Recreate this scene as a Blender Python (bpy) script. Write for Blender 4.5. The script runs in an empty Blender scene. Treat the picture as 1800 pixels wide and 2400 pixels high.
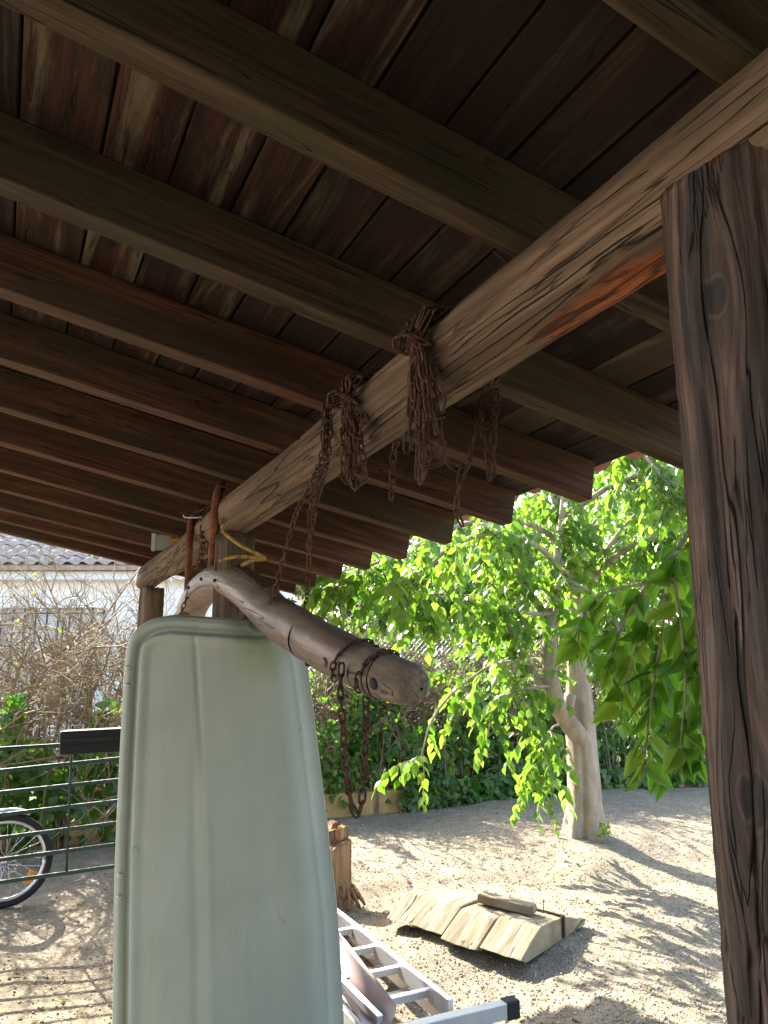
import bpy, math, random
import numpy as np
from mathutils import Matrix, Vector

random.seed(7); rng = np.random.default_rng(7)
SC = bpy.context.scene
COL = SC.collection
rad = math.radians

# ------------------------------------------------------------------ camera, sky, sun, exposure
CAM = np.array([0., 0., 1.6]); F = 1764.; PITCH = rad(10.5)
cd = bpy.data.cameras.new('camera'); cam = bpy.data.objects.new('camera', cd); COL.objects.link(cam)
cam.location = CAM; cam.rotation_euler = (rad(90) + PITCH, 0, 0)
cd.sensor_fit = 'VERTICAL'; cd.sensor_height = 24; cd.sensor_width = 18; cd.lens = 24 * F / 2400
cd.clip_start = .02; cd.clip_end = 2000
SC.camera = cam
SUN_EL, SUN_AZ = rad(36), rad(-35)          # azimuth from +Y, negative to the left
w = bpy.data.worlds.new('World'); SC.world = w; w.use_nodes = True
nt = w.node_tree; bg = nt.nodes['Background']
sky = nt.nodes.new('ShaderNodeTexSky'); sky.sky_type = 'NISHITA'; sky.sun_disc = False
sky.sun_elevation = SUN_EL; sky.sun_rotation = SUN_AZ; sky.air_density = 1.0; sky.dust_density = 2.5
nt.links.new(sky.outputs[0], bg.inputs[0]); bg.inputs[1].default_value = .15
sd = bpy.data.lights.new('sun', 'SUN'); sd.energy = 4.8; sd.angle = rad(.5); sd.color = (1, .93, .82)
sun = bpy.data.objects.new('sun', sd); COL.objects.link(sun)
sdir = Vector((math.cos(SUN_EL) * math.sin(SUN_AZ), math.cos(SUN_EL) * math.cos(SUN_AZ), math.sin(SUN_EL)))
sun.rotation_euler = sdir.to_track_quat('Z', 'Y').to_euler(); sun.location = sdir * 30
SC.view_settings.view_transform = 'Standard'; SC.view_settings.look = 'None'
SC.view_settings.gamma = 1; SC.view_settings.use_curve_mapping = False
SC.view_settings.exposure = 2.5
SC.render.engine = 'CYCLES'
SC.cycles.max_bounces = 8; SC.cycles.diffuse_bounces = 5; SC.cycles.use_denoising = True
SC.cycles.sample_clamp_indirect = 8

# ------------------------------------------------------------------ measuring helpers
def ray(u, v):
    a = (u - 900) / F; c = -(v - 1200) / F
    return np.array([a, math.cos(PITCH) - math.sin(PITCH) * c, math.sin(PITCH) + math.cos(PITCH) * c])
def P(u, v, y):
    r = ray(u, v); return CAM + r * (y / r[1])
def HZ(u, v, z):            # where a line of sight meets a level plane
    r = ray(u, v); return CAM + r * ((z - CAM[2]) / r[2])
def D(x, y, Y): return P(x * 1.085, y * 1.085, Y)
def unit(v): v = np.asarray(v, float); return v / np.linalg.norm(v)
# roof frame: along the eave beam, down the rafters, up out of the roof
AL = unit([-.4469, .8936, -.0413]); AR = unit([.8807, .4314, -.1955]); AN = unit(np.cross(AR, AL)); AN = AN if AN[2] > 0 else -AN
def RF(r, s, n): return CAM + AR * r + AL * s + AN * n
LOGR, LOGN, LOGRAD = .772, .945, .0947
def LOG(s, dr=0, dn=0): return RF(LOGR + dr, s, LOGN + dn)

# ------------------------------------------------------------------ object helpers
WM = {}
def new_obj(name, data, parent=None, matrix=None):
    o = bpy.data.objects.new(name, data); COL.objects.link(o)
    m = Matrix(matrix) if matrix is not None else Matrix.Identity(4)
    WM[o.name] = m
    if parent is not None:
        o.parent = parent; o.matrix_parent_inverse = WM[parent.name].inverted()
    o.matrix_basis = m
    return o
def tag(o, label=None, cat=None, group=None, kind=None):
    if label: o['label'] = label
    if cat: o['category'] = cat
    if group: o['group'] = group
    if kind: o['kind'] = kind
    return o
def thing(name, loc, label, cat, group=None, kind=None):
    o = new_obj(name, None, None, Matrix.Translation(Vector(loc))); o.empty_display_size = .1
    return tag(o, label, cat, group, kind)
def mesh_np(name, V, Fc, mat=None, smooth=False, rnd=None):
    V = np.asarray(V, np.float32); Fc = np.asarray(Fc, np.int32)
    me = bpy.data.meshes.new(name); k = Fc.shape[1]
    me.vertices.add(len(V)); me.vertices.foreach_set('co', V.ravel())
    me.loops.add(Fc.size); me.loops.foreach_set('vertex_index', Fc.ravel())
    me.polygons.add(len(Fc)); me.polygons.foreach_set('loop_start', np.arange(0, Fc.size, k, dtype=np.int32))
    if smooth: me.polygons.foreach_set('use_smooth', np.ones(len(Fc), bool))
    me.update(calc_edges=True)
    if rnd is not None:
        a = me.attributes.new('rnd', 'FLOAT', 'POINT'); a.data.foreach_set('value', np.asarray(rnd, np.float32))
    if mat: me.materials.append(mat)
    return me
def mesh_py(name, V, Fc, mat=None, smooth=False):
    me = bpy.data.meshes.new(name); me.from_pydata([tuple(map(float, v)) for v in V], [], Fc); me.update()
    if smooth: me.polygons.foreach_set('use_smooth', [True] * len(me.polygons))
    if mat: me.materials.append(mat)
    return me
def bevel(o, w_, seg=2):
    b = o.modifiers.new('bevel', 'BEVEL'); b.width = w_; b.segments = seg; b.limit_method = 'ANGLE'; b.angle_limit = rad(40); return o
BOXF = [(0, 3, 2, 1), (4, 5, 6, 7), (0, 1, 5, 4), (1, 2, 6, 5), (2, 3, 7, 6), (3, 0, 4, 7)]
def box_v(c, h):
    c = np.asarray(c, float); x, y, z = h
    return [c + np.array(q) for q in ((-x, -y, -z), (x, -y, -z), (x, y, -z), (-x, y, -z), (-x, -y, z), (x, -y, z), (x, y, z), (-x, y, z))]
def box_mesh(name, h, mat, c=(0, 0, 0)): return mesh_py(name, box_v(c, h), BOXF, mat)
def frame(o, x, y, z):
    m = Matrix.Identity(4)
    for i, a in enumerate((x, y, z)):
        for j in range(3): m[j][i] = float(a[j])
    for j in range(3): m[j][3] = float(o[j])
    return m
def tubes(polys, radii, sides=4, close=True):
    """polys (n,k,3), radii (n,k) -> verts, quads"""
    polys = np.asarray(polys, float); radii = np.asarray(radii, float); n, k, _ = polys.shape
    t = np.gradient(polys, axis=1); t /= np.linalg.norm(t, axis=2, keepdims=True) + 1e-9
    ref = np.where(np.abs(t[:, :1, 2:3]) > .85, np.array([[[1., 0, 0]]]), np.array([[[0, 0, 1.]]]))
    a = np.empty_like(t); q_ = np.cross(t[:, 0], ref[:, 0])
    for i in range(k):              # carry the frame along so that thick limbs do not pinch
        q_ = q_ - t[:, i] * (q_ * t[:, i]).sum(1, keepdims=True); q_ /= np.linalg.norm(q_, axis=1, keepdims=True) + 1e-9; a[:, i] = q_
    b = np.cross(t, a)
    th = np.arange(sides) * 2 * math.pi / sides
    V = polys[:, :, None, :] + radii[:, :, None, None] * (a[:, :, None, :] * np.cos(th)[None, None, :, None] + b[:, :, None, :] * np.sin(th)[None, None, :, None])
    idx = np.arange(n * k * sides).reshape(n, k, sides)
    f = np.stack([idx[:, :-1], np.roll(idx, -1, 2)[:, :-1], np.roll(idx, -1, 2)[:, 1:], idx[:, 1:]], -1).reshape(-1, 4)
    return V.reshape(-1, 3), f
def smooth_path(pts, n=16):
    pts = np.asarray(pts, float); k = len(pts)
    if k < 3:
        t = np.linspace(0, 1, n)[:, None]; return pts[0] * (1 - t) + pts[-1] * t
    out = []
    ext = np.vstack([2 * pts[0] - pts[1], pts, 2 * pts[-1] - pts[-2]])
    for q in np.linspace(0, k - 1 - 1e-6, n):
        i = int(q); t = q - i; p0, p1, p2, p3 = ext[i:i + 4]
        out.append(.5 * (2 * p1 + (p2 - p0) * t + (2 * p0 - 5 * p1 + 4 * p2 - p3) * t * t + (3 * p1 - p0 - 3 * p2 + p3) * t ** 3))
    return np.array(out)
def tube_mesh(name, pts, r, mat, sides=8, n=None, caps=True):
    pts = smooth_path(pts, n) if n else np.asarray(pts, float)
    k = len(pts); rr = np.interp(np.linspace(0, 1, k), np.linspace(0, 1, len(r)), r) if hasattr(r, '__len__') else np.full(k, r)
    V, f = tubes(pts[None], rr[None], sides)
    fl = [tuple(q) for q in f]
    if caps: fl += [tuple(range(sides))[::-1], tuple(range((k - 1) * sides, k * sides))]
    return mesh_py(name, V, fl, mat, True)
def tube_obj(name, pts, r, mat, parent=None, sides=8, n=None):
    return new_obj(name, tube_mesh(name, pts, r, mat, sides, n), parent)
def join(parts):
    V, Fc, o = [], [], 0
    for v, f in parts:
        V.append(np.asarray(v)); Fc.append(np.asarray(f) + o); o += len(v)
    return np.vstack(V), np.vstack(Fc)

# ------------------------------------------------------------------ materials
class NT:
    def __init__(s, name):
        s.m = bpy.data.materials.new(name); s.m.use_nodes = True; s.t = s.m.node_tree; s.b = s.t.nodes['Principled BSDF']; s.out = s.t.nodes['Material Output']
    def n(s, typ, **kw):
        x = s.t.nodes.new('ShaderNode' + typ)
        for k, v in kw.items():
            if isinstance(k, str) and hasattr(x, k): setattr(x, k, v)
        return x
    def link(s, a, b): s.t.links.new(a, b)
    def coord(s, out='Object', scale=(1, 1, 1), jitter=True):
        tc = s.n('TexCoord'); src = tc.outputs[out]
        if getattr(s, 'warped', None) is not None: src = s.warped
        if jitter:
            oi = s.n('ObjectInfo'); mu = s.n('VectorMath', operation='MULTIPLY_ADD')
            cx = s.n('CombineXYZ')
            for i in range(3): s.link(oi.outputs['Random'], cx.inputs[i])
            s.link(cx.outputs[0], mu.inputs[0]); mu.inputs[1].default_value = (37, 53, 71); s.link(src, mu.inputs[2]); src = mu.outputs[0]
        mp = s.n('Mapping'); mp.inputs['Scale'].default_value = scale; s.link(src, mp.inputs[0]); return mp.outputs[0]
    def noise(s, vec, scale=5, detail=6, rough=.55, dist=0):
        x = s.n('TexNoise'); x.inputs['Scale'].default_value = scale; x.inputs['Detail'].default_value = detail
        x.inputs['Roughness'].default_value = rough; x.inputs['Distortion'].default_value = dist; s.link(vec, x.inputs['Vector']); return x.outputs['Fac']
    def voro(s, vec, scale, feature='F1', out='Distance'):
        x = s.n('TexVoronoi', feature=feature); x.inputs['Scale'].default_value = scale; s.link(vec, x.inputs['Vector']); return x.outputs[out]
    def ramp(s, fac, stops):
        r = s.n('ValToRGB'); e = r.color_ramp.elements
        while len(e) < len(stops): e.new(.5)
        for q, (p_, c) in zip(e, stops):
            q.position = p_; q.color = (c, c, c, 1) if not hasattr(c, '__len__') else (*c, 1)
        s.link(fac, r.inputs[0]); return r.outputs[0]
    def mix(s, fac, a, b, mode='MIX'):
        x = s.n('Mix', data_type='RGBA', blend_type=mode)
        for sock, v in ((x.inputs[0], fac), (x.inputs[6], a), (x.inputs[7], b)):
            if hasattr(v, 'is_linked'): s.link(v, sock)
            elif hasattr(v, '__len__'): sock.default_value = (*v, 1)
            else: sock.default_value = v
        return x.outputs[2]
    def math(s, op, a, b=None, c=None):
        x = s.n('Math', operation=op)
        for i, v in enumerate((a, b, c)):
            if v is None: continue
            if hasattr(v, 'is_linked'): s.link(v, x.inputs[i])
            else: x.inputs[i].default_value = v
        return x.outputs[0]
    def line(s, fac, width):       # thin contour lines of a noise field
        a = s.math('SUBTRACT', fac, .5); a = s.math('ABSOLUTE', a); return s.ramp(a, [(0, 1), (width, 0)])
    def bump(s, h, strength=.3, dist=.01):
        b = s.n('Bump'); b.inputs['Strength'].default_value = strength; b.inputs['Distance'].default_value = dist; s.link(h, b.inputs['Height'])
        s.link(b.outputs[0], s.b.inputs['Normal'])
    def col(s, c):
        if hasattr(c, 'is_linked'): s.link(c, s.b.inputs['Base Color'])
        else: s.b.inputs['Base Color'].default_value = (*c, 1)
    def set(s, rough=.8, metal=0, spec=.3):
        s.b.inputs['Roughness'].default_value = rough; s.b.inputs['Metallic'].default_value = metal; s.b.inputs['Specular IOR Level'].default_value = spec
        return s.m

def wood(name, dark, mid, light, axis=0, grain=1.0, stain=None, stain_lim=(.48, .66), crack=.012, rough=.85, bump=.5, extra=None, spec=.25, warp=None, flat=None):
    t = NT(name)
    if warp: t.warped = warp(t)
    def sc(al, ac):
        v = [ac] * 3; v[axis] = al
        if flat is not None: v[flat] = al
        return tuple(v)
    g = t.noise(t.coord(scale=sc(1.2 * grain, 34 * grain)), 1.6, 8, .65, .6)
    g2 = t.noise(t.coord(scale=sc(.5 * grain, 9 * grain)), 1.3, 4, .5, 1.0)
    c = t.ramp(g, [(.3, dark), (.5, mid), (.72, light)])
    c = t.mix(t.ramp(g2, [(.35, .75), (.65, 0.)]), c, dark)
    if stain is not None:
        st = t.noise(t.coord(scale=sc(1.1, 3.)), 2.2, 6, .62, .8)
        c = t.mix(t.ramp(st, [(stain_lim[0], 0.), (stain_lim[1], .85)]), c, stain)
    if extra: c = extra(t, c)
    ck = t.noise(t.coord(scale=sc(.7, 13.)), 1.0, 3, .5, .4)
    ln = t.line(ck, crack)
    c = t.mix(t.math('MULTIPLY', ln, .9), c, tuple(x * .18 for x in dark))
    if crack > .006:
        l2 = t.line(t.noise(t.coord(scale=sc(2.2, 40.)), 1.0, 2, .5, .3), .016); mk = t.ramp(t.noise(t.coord(scale=sc(1.5, 5.)), 2., 2), [(.45, 0.), (.6, 1.)])
        l2 = t.math('MULTIPLY', l2, mk); c = t.mix(t.math('MULTIPLY', l2, .75), c, tuple(x * .3 for x in dark)); ln = t.math('MAXIMUM', ln, l2)
    t.col(c)
    h = t.math('SUBTRACT', t.math('MULTIPLY', g, .5), t.math('MULTIPLY', ln, 1.2))
    t.bump(h, bump, .006)
    return t.set(rough, 0, spec)

def log_extra(t, c):       # stripped orange patch of fresh wood on the near part of the beam
    tc = t.coord(jitter=False); sp = t.n('SeparateXYZ'); t.link(tc, sp.inputs[0])
    a = t.math('DIVIDE', t.math('SUBTRACT', sp.outputs[0], .90), .30); a = t.math('MULTIPLY', a, a)
    b = t.math('DIVIDE', t.math('SUBTRACT', sp.outputs[1], .035), .065); b = t.math('MULTIPLY', b, b)
    k = t.math('DIVIDE', t.math('ADD', sp.outputs[2], .088), .065); k = t.math('MULTIPLY', k, k)
    d = t.math('ADD', t.math('ADD', a, b), k)
    nz = t.noise(t.coord(scale=(2.5, 12, 12), jitter=False), 2, 5, .6, .8)
    d = t.math('ADD', d, t.math('MULTIPLY', t.math('SUBTRACT', nz, .5), 3.2))
    m = t.ramp(d, [(.35, 1.), (1.0, 0.)])
    oc = t.ramp(nz, [(.38, (.07, .02, .008)), (.5, (.32, .085, .018)), (.66, (.40, .17, .06))])
    return t.mix(m, c, oc)
def plank_extra(t, c):     # pale weathered streaks along the boards, and boards of different age
    st = t.noise(t.coord(scale=(.55, 7., 7.)), 1.7, 7, .68, .5); c = t.mix(t.ramp(st, [(.51, 0.), (.63, .85)]), c, (.16, .128, .075))
    wt = t.noise(t.coord(scale=(1.6, 2.2, 2.2)), 1.9, 6, .65, .7); c = t.mix(t.ramp(wt, [(.46, 0.), (.60, .85)]), c, (.012, .008, .006))
    oi = t.n('ObjectInfo'); c = t.mix(t.ramp(oi.outputs['Random'], [(.0, .75), (.45, 0.)]), c, (.02, .012, .009)); return t.mix(t.ramp(oi.outputs['Random'], [(.75, 0.), (1., .45)]), c, (.13, .10, .06))
def knot_warp(knots):        # grain lines part round each knot
    def fn(t):
        src = t.n('TexCoord').outputs['Object']
        for (kx, ky, kz, s_) in knots:
            vm = t.n('VectorMath', operation='SUBTRACT'); t.link(src, vm.inputs[0]); vm.inputs[1].default_value = (kx, ky, kz)
            mp = t.n('Mapping'); mp.inputs['Scale'].default_value = (1 / s_, 1 / s_, .42 / s_); t.link(vm.outputs[0], mp.inputs[0])
            ln = t.n('VectorMath', operation='LENGTH'); t.link(mp.outputs[0], ln.inputs[0])
            wgt = t.math('MULTIPLY', t.math('POWER', 2.718, t.math('MULTIPLY', t.math('MULTIPLY', ln.outputs['Value'], ln.outputs['Value']), -.9)), -.75)
            ma = t.n('VectorMath', operation='SCALE'); t.link(vm.outputs[0], ma.inputs[0]); t.link(wgt, ma.inputs['Scale'])
            ad = t.n('VectorMath', operation='ADD'); t.link(src, ad.inputs[0]); t.link(ma.outputs[0], ad.inputs[1]); src = ad.outputs[0]
        return src
    return fn
def post_extra(knots):
    def fn(t, c):
        tc = t.n('TexCoord').outputs['Object']
        for (kx, ky, kz, s_) in knots:
            vm = t.n('VectorMath', operation='SUBTRACT'); t.link(tc, vm.inputs[0]); vm.inputs[1].default_value = (kx, ky, kz)
            mp = t.n('Mapping'); mp.inputs['Scale'].default_value = (1 / s_, 1 / s_, .55 / s_); t.link(vm.outputs[0], mp.inputs[0])
            ln = t.n('VectorMath', operation='LENGTH'); t.link(mp.outputs[0], ln.inputs[0]); d = ln.outputs['Value']
            nz = t.noise(t.coord(scale=(9, 9, 5), jitter=False), 2, 3)
            d2 = t.math('ADD', d, t.math('MULTIPLY', nz, .5))
            rings = t.math('SINE', t.math('MULTIPLY', d2, 19))
            rc = t.ramp(rings, [(.15, (.025, .014, .010)), (.9, (.12, .082, .062))])
            fade = t.ramp(d, [(.6, .8), (1.7, 0.)])
            c = t.mix(fade, c, rc)
            core = t.ramp(d2, [(.85, .92), (1.15, 0.)]); c = t.mix(core, c, (.024, .016, .013))
        return c
    return fn
M = {}
M['rafter'] = wood('rafter_wood', (.032, .013, .007), (.122, .053, .027), (.20, .095, .049), 0, 1.5, (.048, .040, .020), (.45, .65), .0045, .85, .5)
M['olive_rafter'] = wood('olive_rafter_wood', (.022, .014, .007), (.08, .048, .024), (.15, .094, .049), 0, 1.5, (.054, .047, .021), (.42, .62), .0045, .85, .6)  # darker olive-brown wood for the rafters nearest the viewer
M['plank'] = wood('plank_wood', (.006, .003, .003), (.046, .014, .008), (.09, .034, .018), 0, 1.1, None, (.55, .71), .003, .9, .5, plank_extra)
M['log'] = wood('log_wood', (.065, .039, .026), (.18, .112, .070), (.29, .20, .13), 0, .8, (.075, .06, .035), (.50, .72), .016, .85, 1.0, log_extra)
M['post'] = wood('post_wood', (.014, .008, .006), (.092, .048, .032), (.26, .17, .13), 2, 1.25, (.040, .036, .034), (.5, .7), .013, .62, 1.0, post_extra([(-.087, -.065, .784, .026), (-.0885, -.061, .119, .028)]), spec=.4, warp=knot_warp([(-.087, -.065, .784, .045), (-.0885, -.061, .119, .05)]))
M['oldpost'] = wood('old_post_wood', (.045, .03, .02), (.15, .10, .06), (.26, .18, .11), 2, .75, (.07, .05, .04), (.5, .7), .012, .85, .9)
M['yoke'] = wood('yoke_wood', (.12, .082, .062), (.23, .162, .126), (.32, .24, .19), 0, .9, (.085, .06, .047), (.5, .70), .005, .5, .5, spec=.45)
M['yoke_end'] = wood('yoke_end_wood', (.13, .09, .06), (.30, .23, .165), (.42, .34, .26), 0, .6, (.16, .11, .08), (.5, .7), .008, .8, .6)
M['sledge'] = wood('sledge_wood', (.13, .095, .055), (.34, .27, .17), (.48, .41, .28), 0, 1.5, (.24, .23, .16), (.5, .7), .006, .85, 1.0, flat=2)
M['stump'] = wood('stump_wood', (.12, .06, .03), (.36, .21, .10), (.48, .32, .17), 2, .6, (.18, .10, .055), (.5, .68), .010, .9, 1.0)
M['black_wood'] = wood('black_painted_wood', (.008, .009, .009), (.016, .017, .018), (.04, .04, .042), 0, 1, (.05, .04, .03), (.66, .74), .006, .7, .5)

def rust(name, c1, c2, c3, rough=.85):
    t = NT(name); v = t.coord(scale=(1, 1, 1)); g = t.noise(v, 60, 6, .65); g2 = t.noise(v, 13, 4)
    c = t.ramp(g, [(.3, c1), (.5, c2), (.7, c3)]); c = t.mix(t.ramp(g2, [(.4, .6), (.65, 0.)]), c, c1); t.col(c); t.bump(g, .5, .002)
    return t.set(rough, .25, .3)
M['chain'] = rust('rusty_chain', (.045, .022, .015), (.12, .058, .037), (.20, .115, .08))
M['pipe'] = rust('rusty_pipe', (.085, .026, .015), (.20, .07, .036), (.25, .12, .07))
M['nail'] = rust('rusty_nail', (.02, .012, .01), (.05, .028, .02), (.09, .05, .035))
M['iron'] = rust('worn_iron_plate', (.09, .085, .085), (.21, .20, .20), (.33, .32, .32), .5)
def plain(name, c, rough=.6, metal=0, var=.25, nscale=8, bump=.1, spec=.4, c2=None):
    t = NT(name); g = t.noise(t.coord(), nscale, 6, .6)
    lo = c2 if c2 else tuple(x * (1 - var) for x in c)
    t.col(t.ramp(g, [(.32, lo), (.68, c)])); t.bump(t.noise(t.coord(), nscale * 9, 4), bump, .002); return t.set(rough, metal, spec)
M['yellow'] = plain('weathered_yellow_cord', (.50, .33, .08), .8, c2=(.17, .075, .022), nscale=45)
M['white_string'] = plain('white_string', (.6, .58, .52), .8)
M['green_metal'] = plain('green_painted_metal', (.03, .068, .054), .5, c2=(.016, .038, .03), nscale=20)
M['alu'] = plain('aluminium', (.72, .72, .74), .42, .75, .12, 14)
M['alu_in'] = plain('aluminium_dull', (.60, .60, .60), .5, .6, .12, 14)
M['rubber'] = plain('black_rubber', (.02, .02, .022), .75, 0, .3, 20)
M['gutter'] = plain('pinkish_gutter_metal', (.62, .47, .42), .42, .3, c2=(.50, .38, .36), nscale=6)
M['chrome'] = plain('bright_rim_metal', (.68, .68, .70), .3, .8, .1)
M['reflector'] = plain('orange_reflector', (.9, .28, .01), .25, 0, .1)
M['mudguard'] = plain('silver_mudguard', (.50, .55, .62), .35, .2, .1)
M['bike_frame'] = plain('dark_bike_frame', (.03, .03, .04), .4)
M['kerb'] = plain('yellow_kerb_block', (.50, .33, .14), .9, c2=(.33, .215, .105), nscale=7, bump=.4)
M['house_wall'] = plain('pale_render', (.88, .86, .81), .9, 0, .06, 3, .2)
M['rear_light_blocker'] = plain('grey_blocker_render', (.20, .205, .20), .9, 0, .15, 3, .2)
M['house_band'] = plain('pale_band', (.80, .82, .84), .9, 0, .06, 3, .2)
M['shutter'] = plain('roller_blind', (.80, .77, .68), .7, 0, .1)
M['win_frame'] = plain('pale_window_frame', (.7, .7, .7), .5)
M['grille'] = plain('dark_blue_grille', (.04, .055, .09), .5)
M['tile'] = plain('aged_clay_tile', (.50, .41, .33), .9, c2=(.30, .23, .18), nscale=9, bump=.4)
M['red_tile'] = plain('red_clay_tile', (.34, .12, .065), .9, c2=(.18, .07, .045), nscale=11, bump=.4)
M['wire'] = plain('galvanised_wire', (.42, .44, .44), .5, .5)
M['twig'] = plain('bare_twig_bark', (.36, .285, .185), .9, c2=(.17, .125, .078), nscale=14, bump=.3)
M['twig2'] = plain('brown_hedge_twig', (.27, .195, .135), .9, c2=(.12, .08, .055), nscale=14, bump=.3)
M['lamp'] = plain('grey_lamp_housing', (.28, .29, .27), .5)
M['lamp_glass'] = plain('lamp_glass', (.55, .57, .56), .15)
M['orange_foam'] = plain('orange_foam', (.62, .25, .03), .9)

def leaf_mat(name, a, b, c, trans=.45, gloss=.35):
    t = NT(name); at = t.n('Attribute'); at.attribute_name = 'rnd'; oi = t.n('ObjectInfo')
    r = t.math('FRACT', t.math('ADD', at.outputs['Fac'], oi.outputs['Random']))
    col = t.ramp(r, [(0, a), (.5, b), (1, c)])
    nz = t.noise(t.coord(), 30, 3); col = t.mix(t.ramp(nz, [(.35, .35), (.6, 0.)]), col, tuple(x * .6 for x in a))
    t.col(col); t.set(gloss, 0, .45)
    tr = t.n('BsdfTranslucent'); mul = t.mix(1.0, col, (1.5, 1.75, .55), 'MULTIPLY'); t.link(mul, tr.inputs['Color'])
    ms = t.n('MixShader'); ms.inputs[0].default_value = trans; t.link(t.b.outputs[0], ms.inputs[1]); t.link(tr.outputs[0], ms.inputs[2]); t.link(ms.outputs[0], t.out.inputs[0])
    return t.m
M['leaf'] = leaf_mat('hackberry_leaf', (.075, .15, .026), (.125, .22, .04), (.23, .31, .075), .55, .3)
M['near_leaf'] = leaf_mat('near_hackberry_leaf', (.08, .18, .028), (.135, .255, .042), (.24, .32, .07), .6, .4)
M['ivy'] = leaf_mat('ivy_leaf', (.045, .12, .026), (.085, .185, .034), (.16, .255, .055), .5, .2)
M['bgleaf'] = leaf_mat('far_leaf', (.045, .10, .02), (.08, .15, .03), (.12, .19, .045), .4, .5)
M['spring'] = leaf_mat('spring_leaf', (.13, .21, .03), (.20, .28, .05), (.25, .30, .07), .5, .5)
M['dry_leaf'] = leaf_mat('dry_leaf', (.20, .12, .05), (.30, .20, .09), (.36, .27, .13), .2, .8)
M['dry_grass'] = leaf_mat('dry_grass', (.34, .27, .13), (.42, .34, .18), (.25, .28, .09), .3, .8)
def bark_mat():
    t = NT('smooth_grey_bark'); v = t.coord(scale=(1, 1, .35), jitter=False); g = t.noise(v, 9, 7, .6); g2 = t.noise(t.coord(scale=(1, 1, 6), jitter=False), 12, 5, .6)
    c = t.ramp(g, [(.32, (.20, .155, .11)), (.55, (.36, .29, .215)), (.75, (.44, .38, .30))]); c = t.mix(t.ramp(g2, [(.5, 0.), (.7, .4)]), c, (.20, .15, .11))
    t.col(c); t.bump(t.math('ADD', g, t.math('MULTIPLY', g2, .4)), .5, .012); return t.set(.85, 0, .25)
M['bark'] = bark_mat()
def stone_mat():
    t = NT('gravel_stone'); at = t.n('Attribute'); at.attribute_name = 'rnd'
    t.col(t.ramp(at.outputs['Fac'], [(0, (.225, .185, .138)), (.5, (.315, .265, .20)), (.85, (.385, .335, .265)), (1, (.52, .475, .40))])); return t.set(.9, 0, .2)
M['stone'] = stone_mat()
def ground_mat():
    t = NT('gravelly_earth'); v = t.coord(jitter=False)
    big = t.noise(v, .9, 5, .6, .4); mid = t.noise(v, 7, 6, .65); fine = t.noise(v, 60, 6, .7)
    c = t.ramp(mid, [(.3, (.165, .132, .094)), (.5, (.26, .213, .155)), (.7, (.35, .298, .225))])
    c = t.mix(t.ramp(big, [(.42, 0.), (.66, .55)]), c, (.215, .195, .13))
    peb = t.voro(v, 75); pr = t.voro(v, 75, 'F1', 'Color')
    sp = t.n('SeparateColor'); t.link(pr, sp.inputs[0])
    pc = t.ramp(sp.outputs[0], [(0, (.13, .10, .07)), (.5, (.29, .24, .17)), (1, (.47, .42, .34))])
    c = t.mix(t.math('MULTIPLY', t.ramp(peb, [(.3, 1.), (.5, 0.)]), .65), c, pc)
    c = t.mix(t.ramp(fine, [(.3, .5), (.55, 0.)]), c, (.10, .075, .05))
    t.col(c); h = t.math('ADD', t.math('MULTIPLY', t.ramp(peb, [(.0, 1.), (.5, 0.)]), .5), fine); t.bump(h, .6, .015)
    return t.set(.95, 0, .15)
M['ground'] = ground_mat()
def panel_mat():
    t = NT('sage_green_moulded_plastic'); v = t.coord(jitter=False)
    g = t.noise(v, 2.2, 6, .6, .5); f = t.noise(t.coord(scale=(1, 1, .25), jitter=False), 9, 5, .6); sp = t.noise(v, 70, 3)
    c = t.ramp(g, [(.3, (.335, .36, .285)), (.7, (.41, .43, .35))])
    c = t.mix(t.ramp(f, [(.45, 0.), (.72, .45)]), c, (.29, .33, .265))
    f2 = t.noise(t.coord(scale=(14, 14, .7), jitter=False), 1.6, 6, .7); c = t.mix(t.ramp(f2, [(.5, 0.), (.78, .35)]), c, (.25, .27, .21))
    # algae stain near the top corner, own shape
    s = t.n('SeparateXYZ'); t.link(v, s.inputs[0])
    a = t.math('DIVIDE', t.math('SUBTRACT', s.outputs[0], .13), .13); b = t.math('DIVIDE', t.math('SUBTRACT', s.outputs[2], 1.60), .16)
    d = t.math('ADD', t.math('MULTIPLY', a, a), t.math('MULTIPLY', b, b)); d = t.math('ADD', d, t.math('MULTIPLY', t.math('SUBTRACT', g, .5), 2.0))
    c = t.mix(t.ramp(d, [(0, .6), (1.3, 0.)]), c, (.25, .30, .10))
    c = t.mix(t.ramp(sp, [(.73, 0.), (.77, .5)]), c, (.16, .18, .14))
    # a few thin scratches
    ln = t.line(t.noise(t.coord(scale=(4, 1, .8), jitter=False), 2.0, 1, .4, .4), .0025); msk = t.ramp(t.noise(v, 4.3, 2), [(.60, 0.), (.64, .6)])
    c = t.mix(t.math('MULTIPLY', ln, msk), c, (.13, .15, .12))
    t.col(c); t.bump(t.noise(v, 160, 3), .08, .002); return t.set(.5, 0, .4)
M['panel'] = panel_mat()
M['rivet'] = plain('dull_rivet', (.52, .55, .50), .45, .3)

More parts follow.
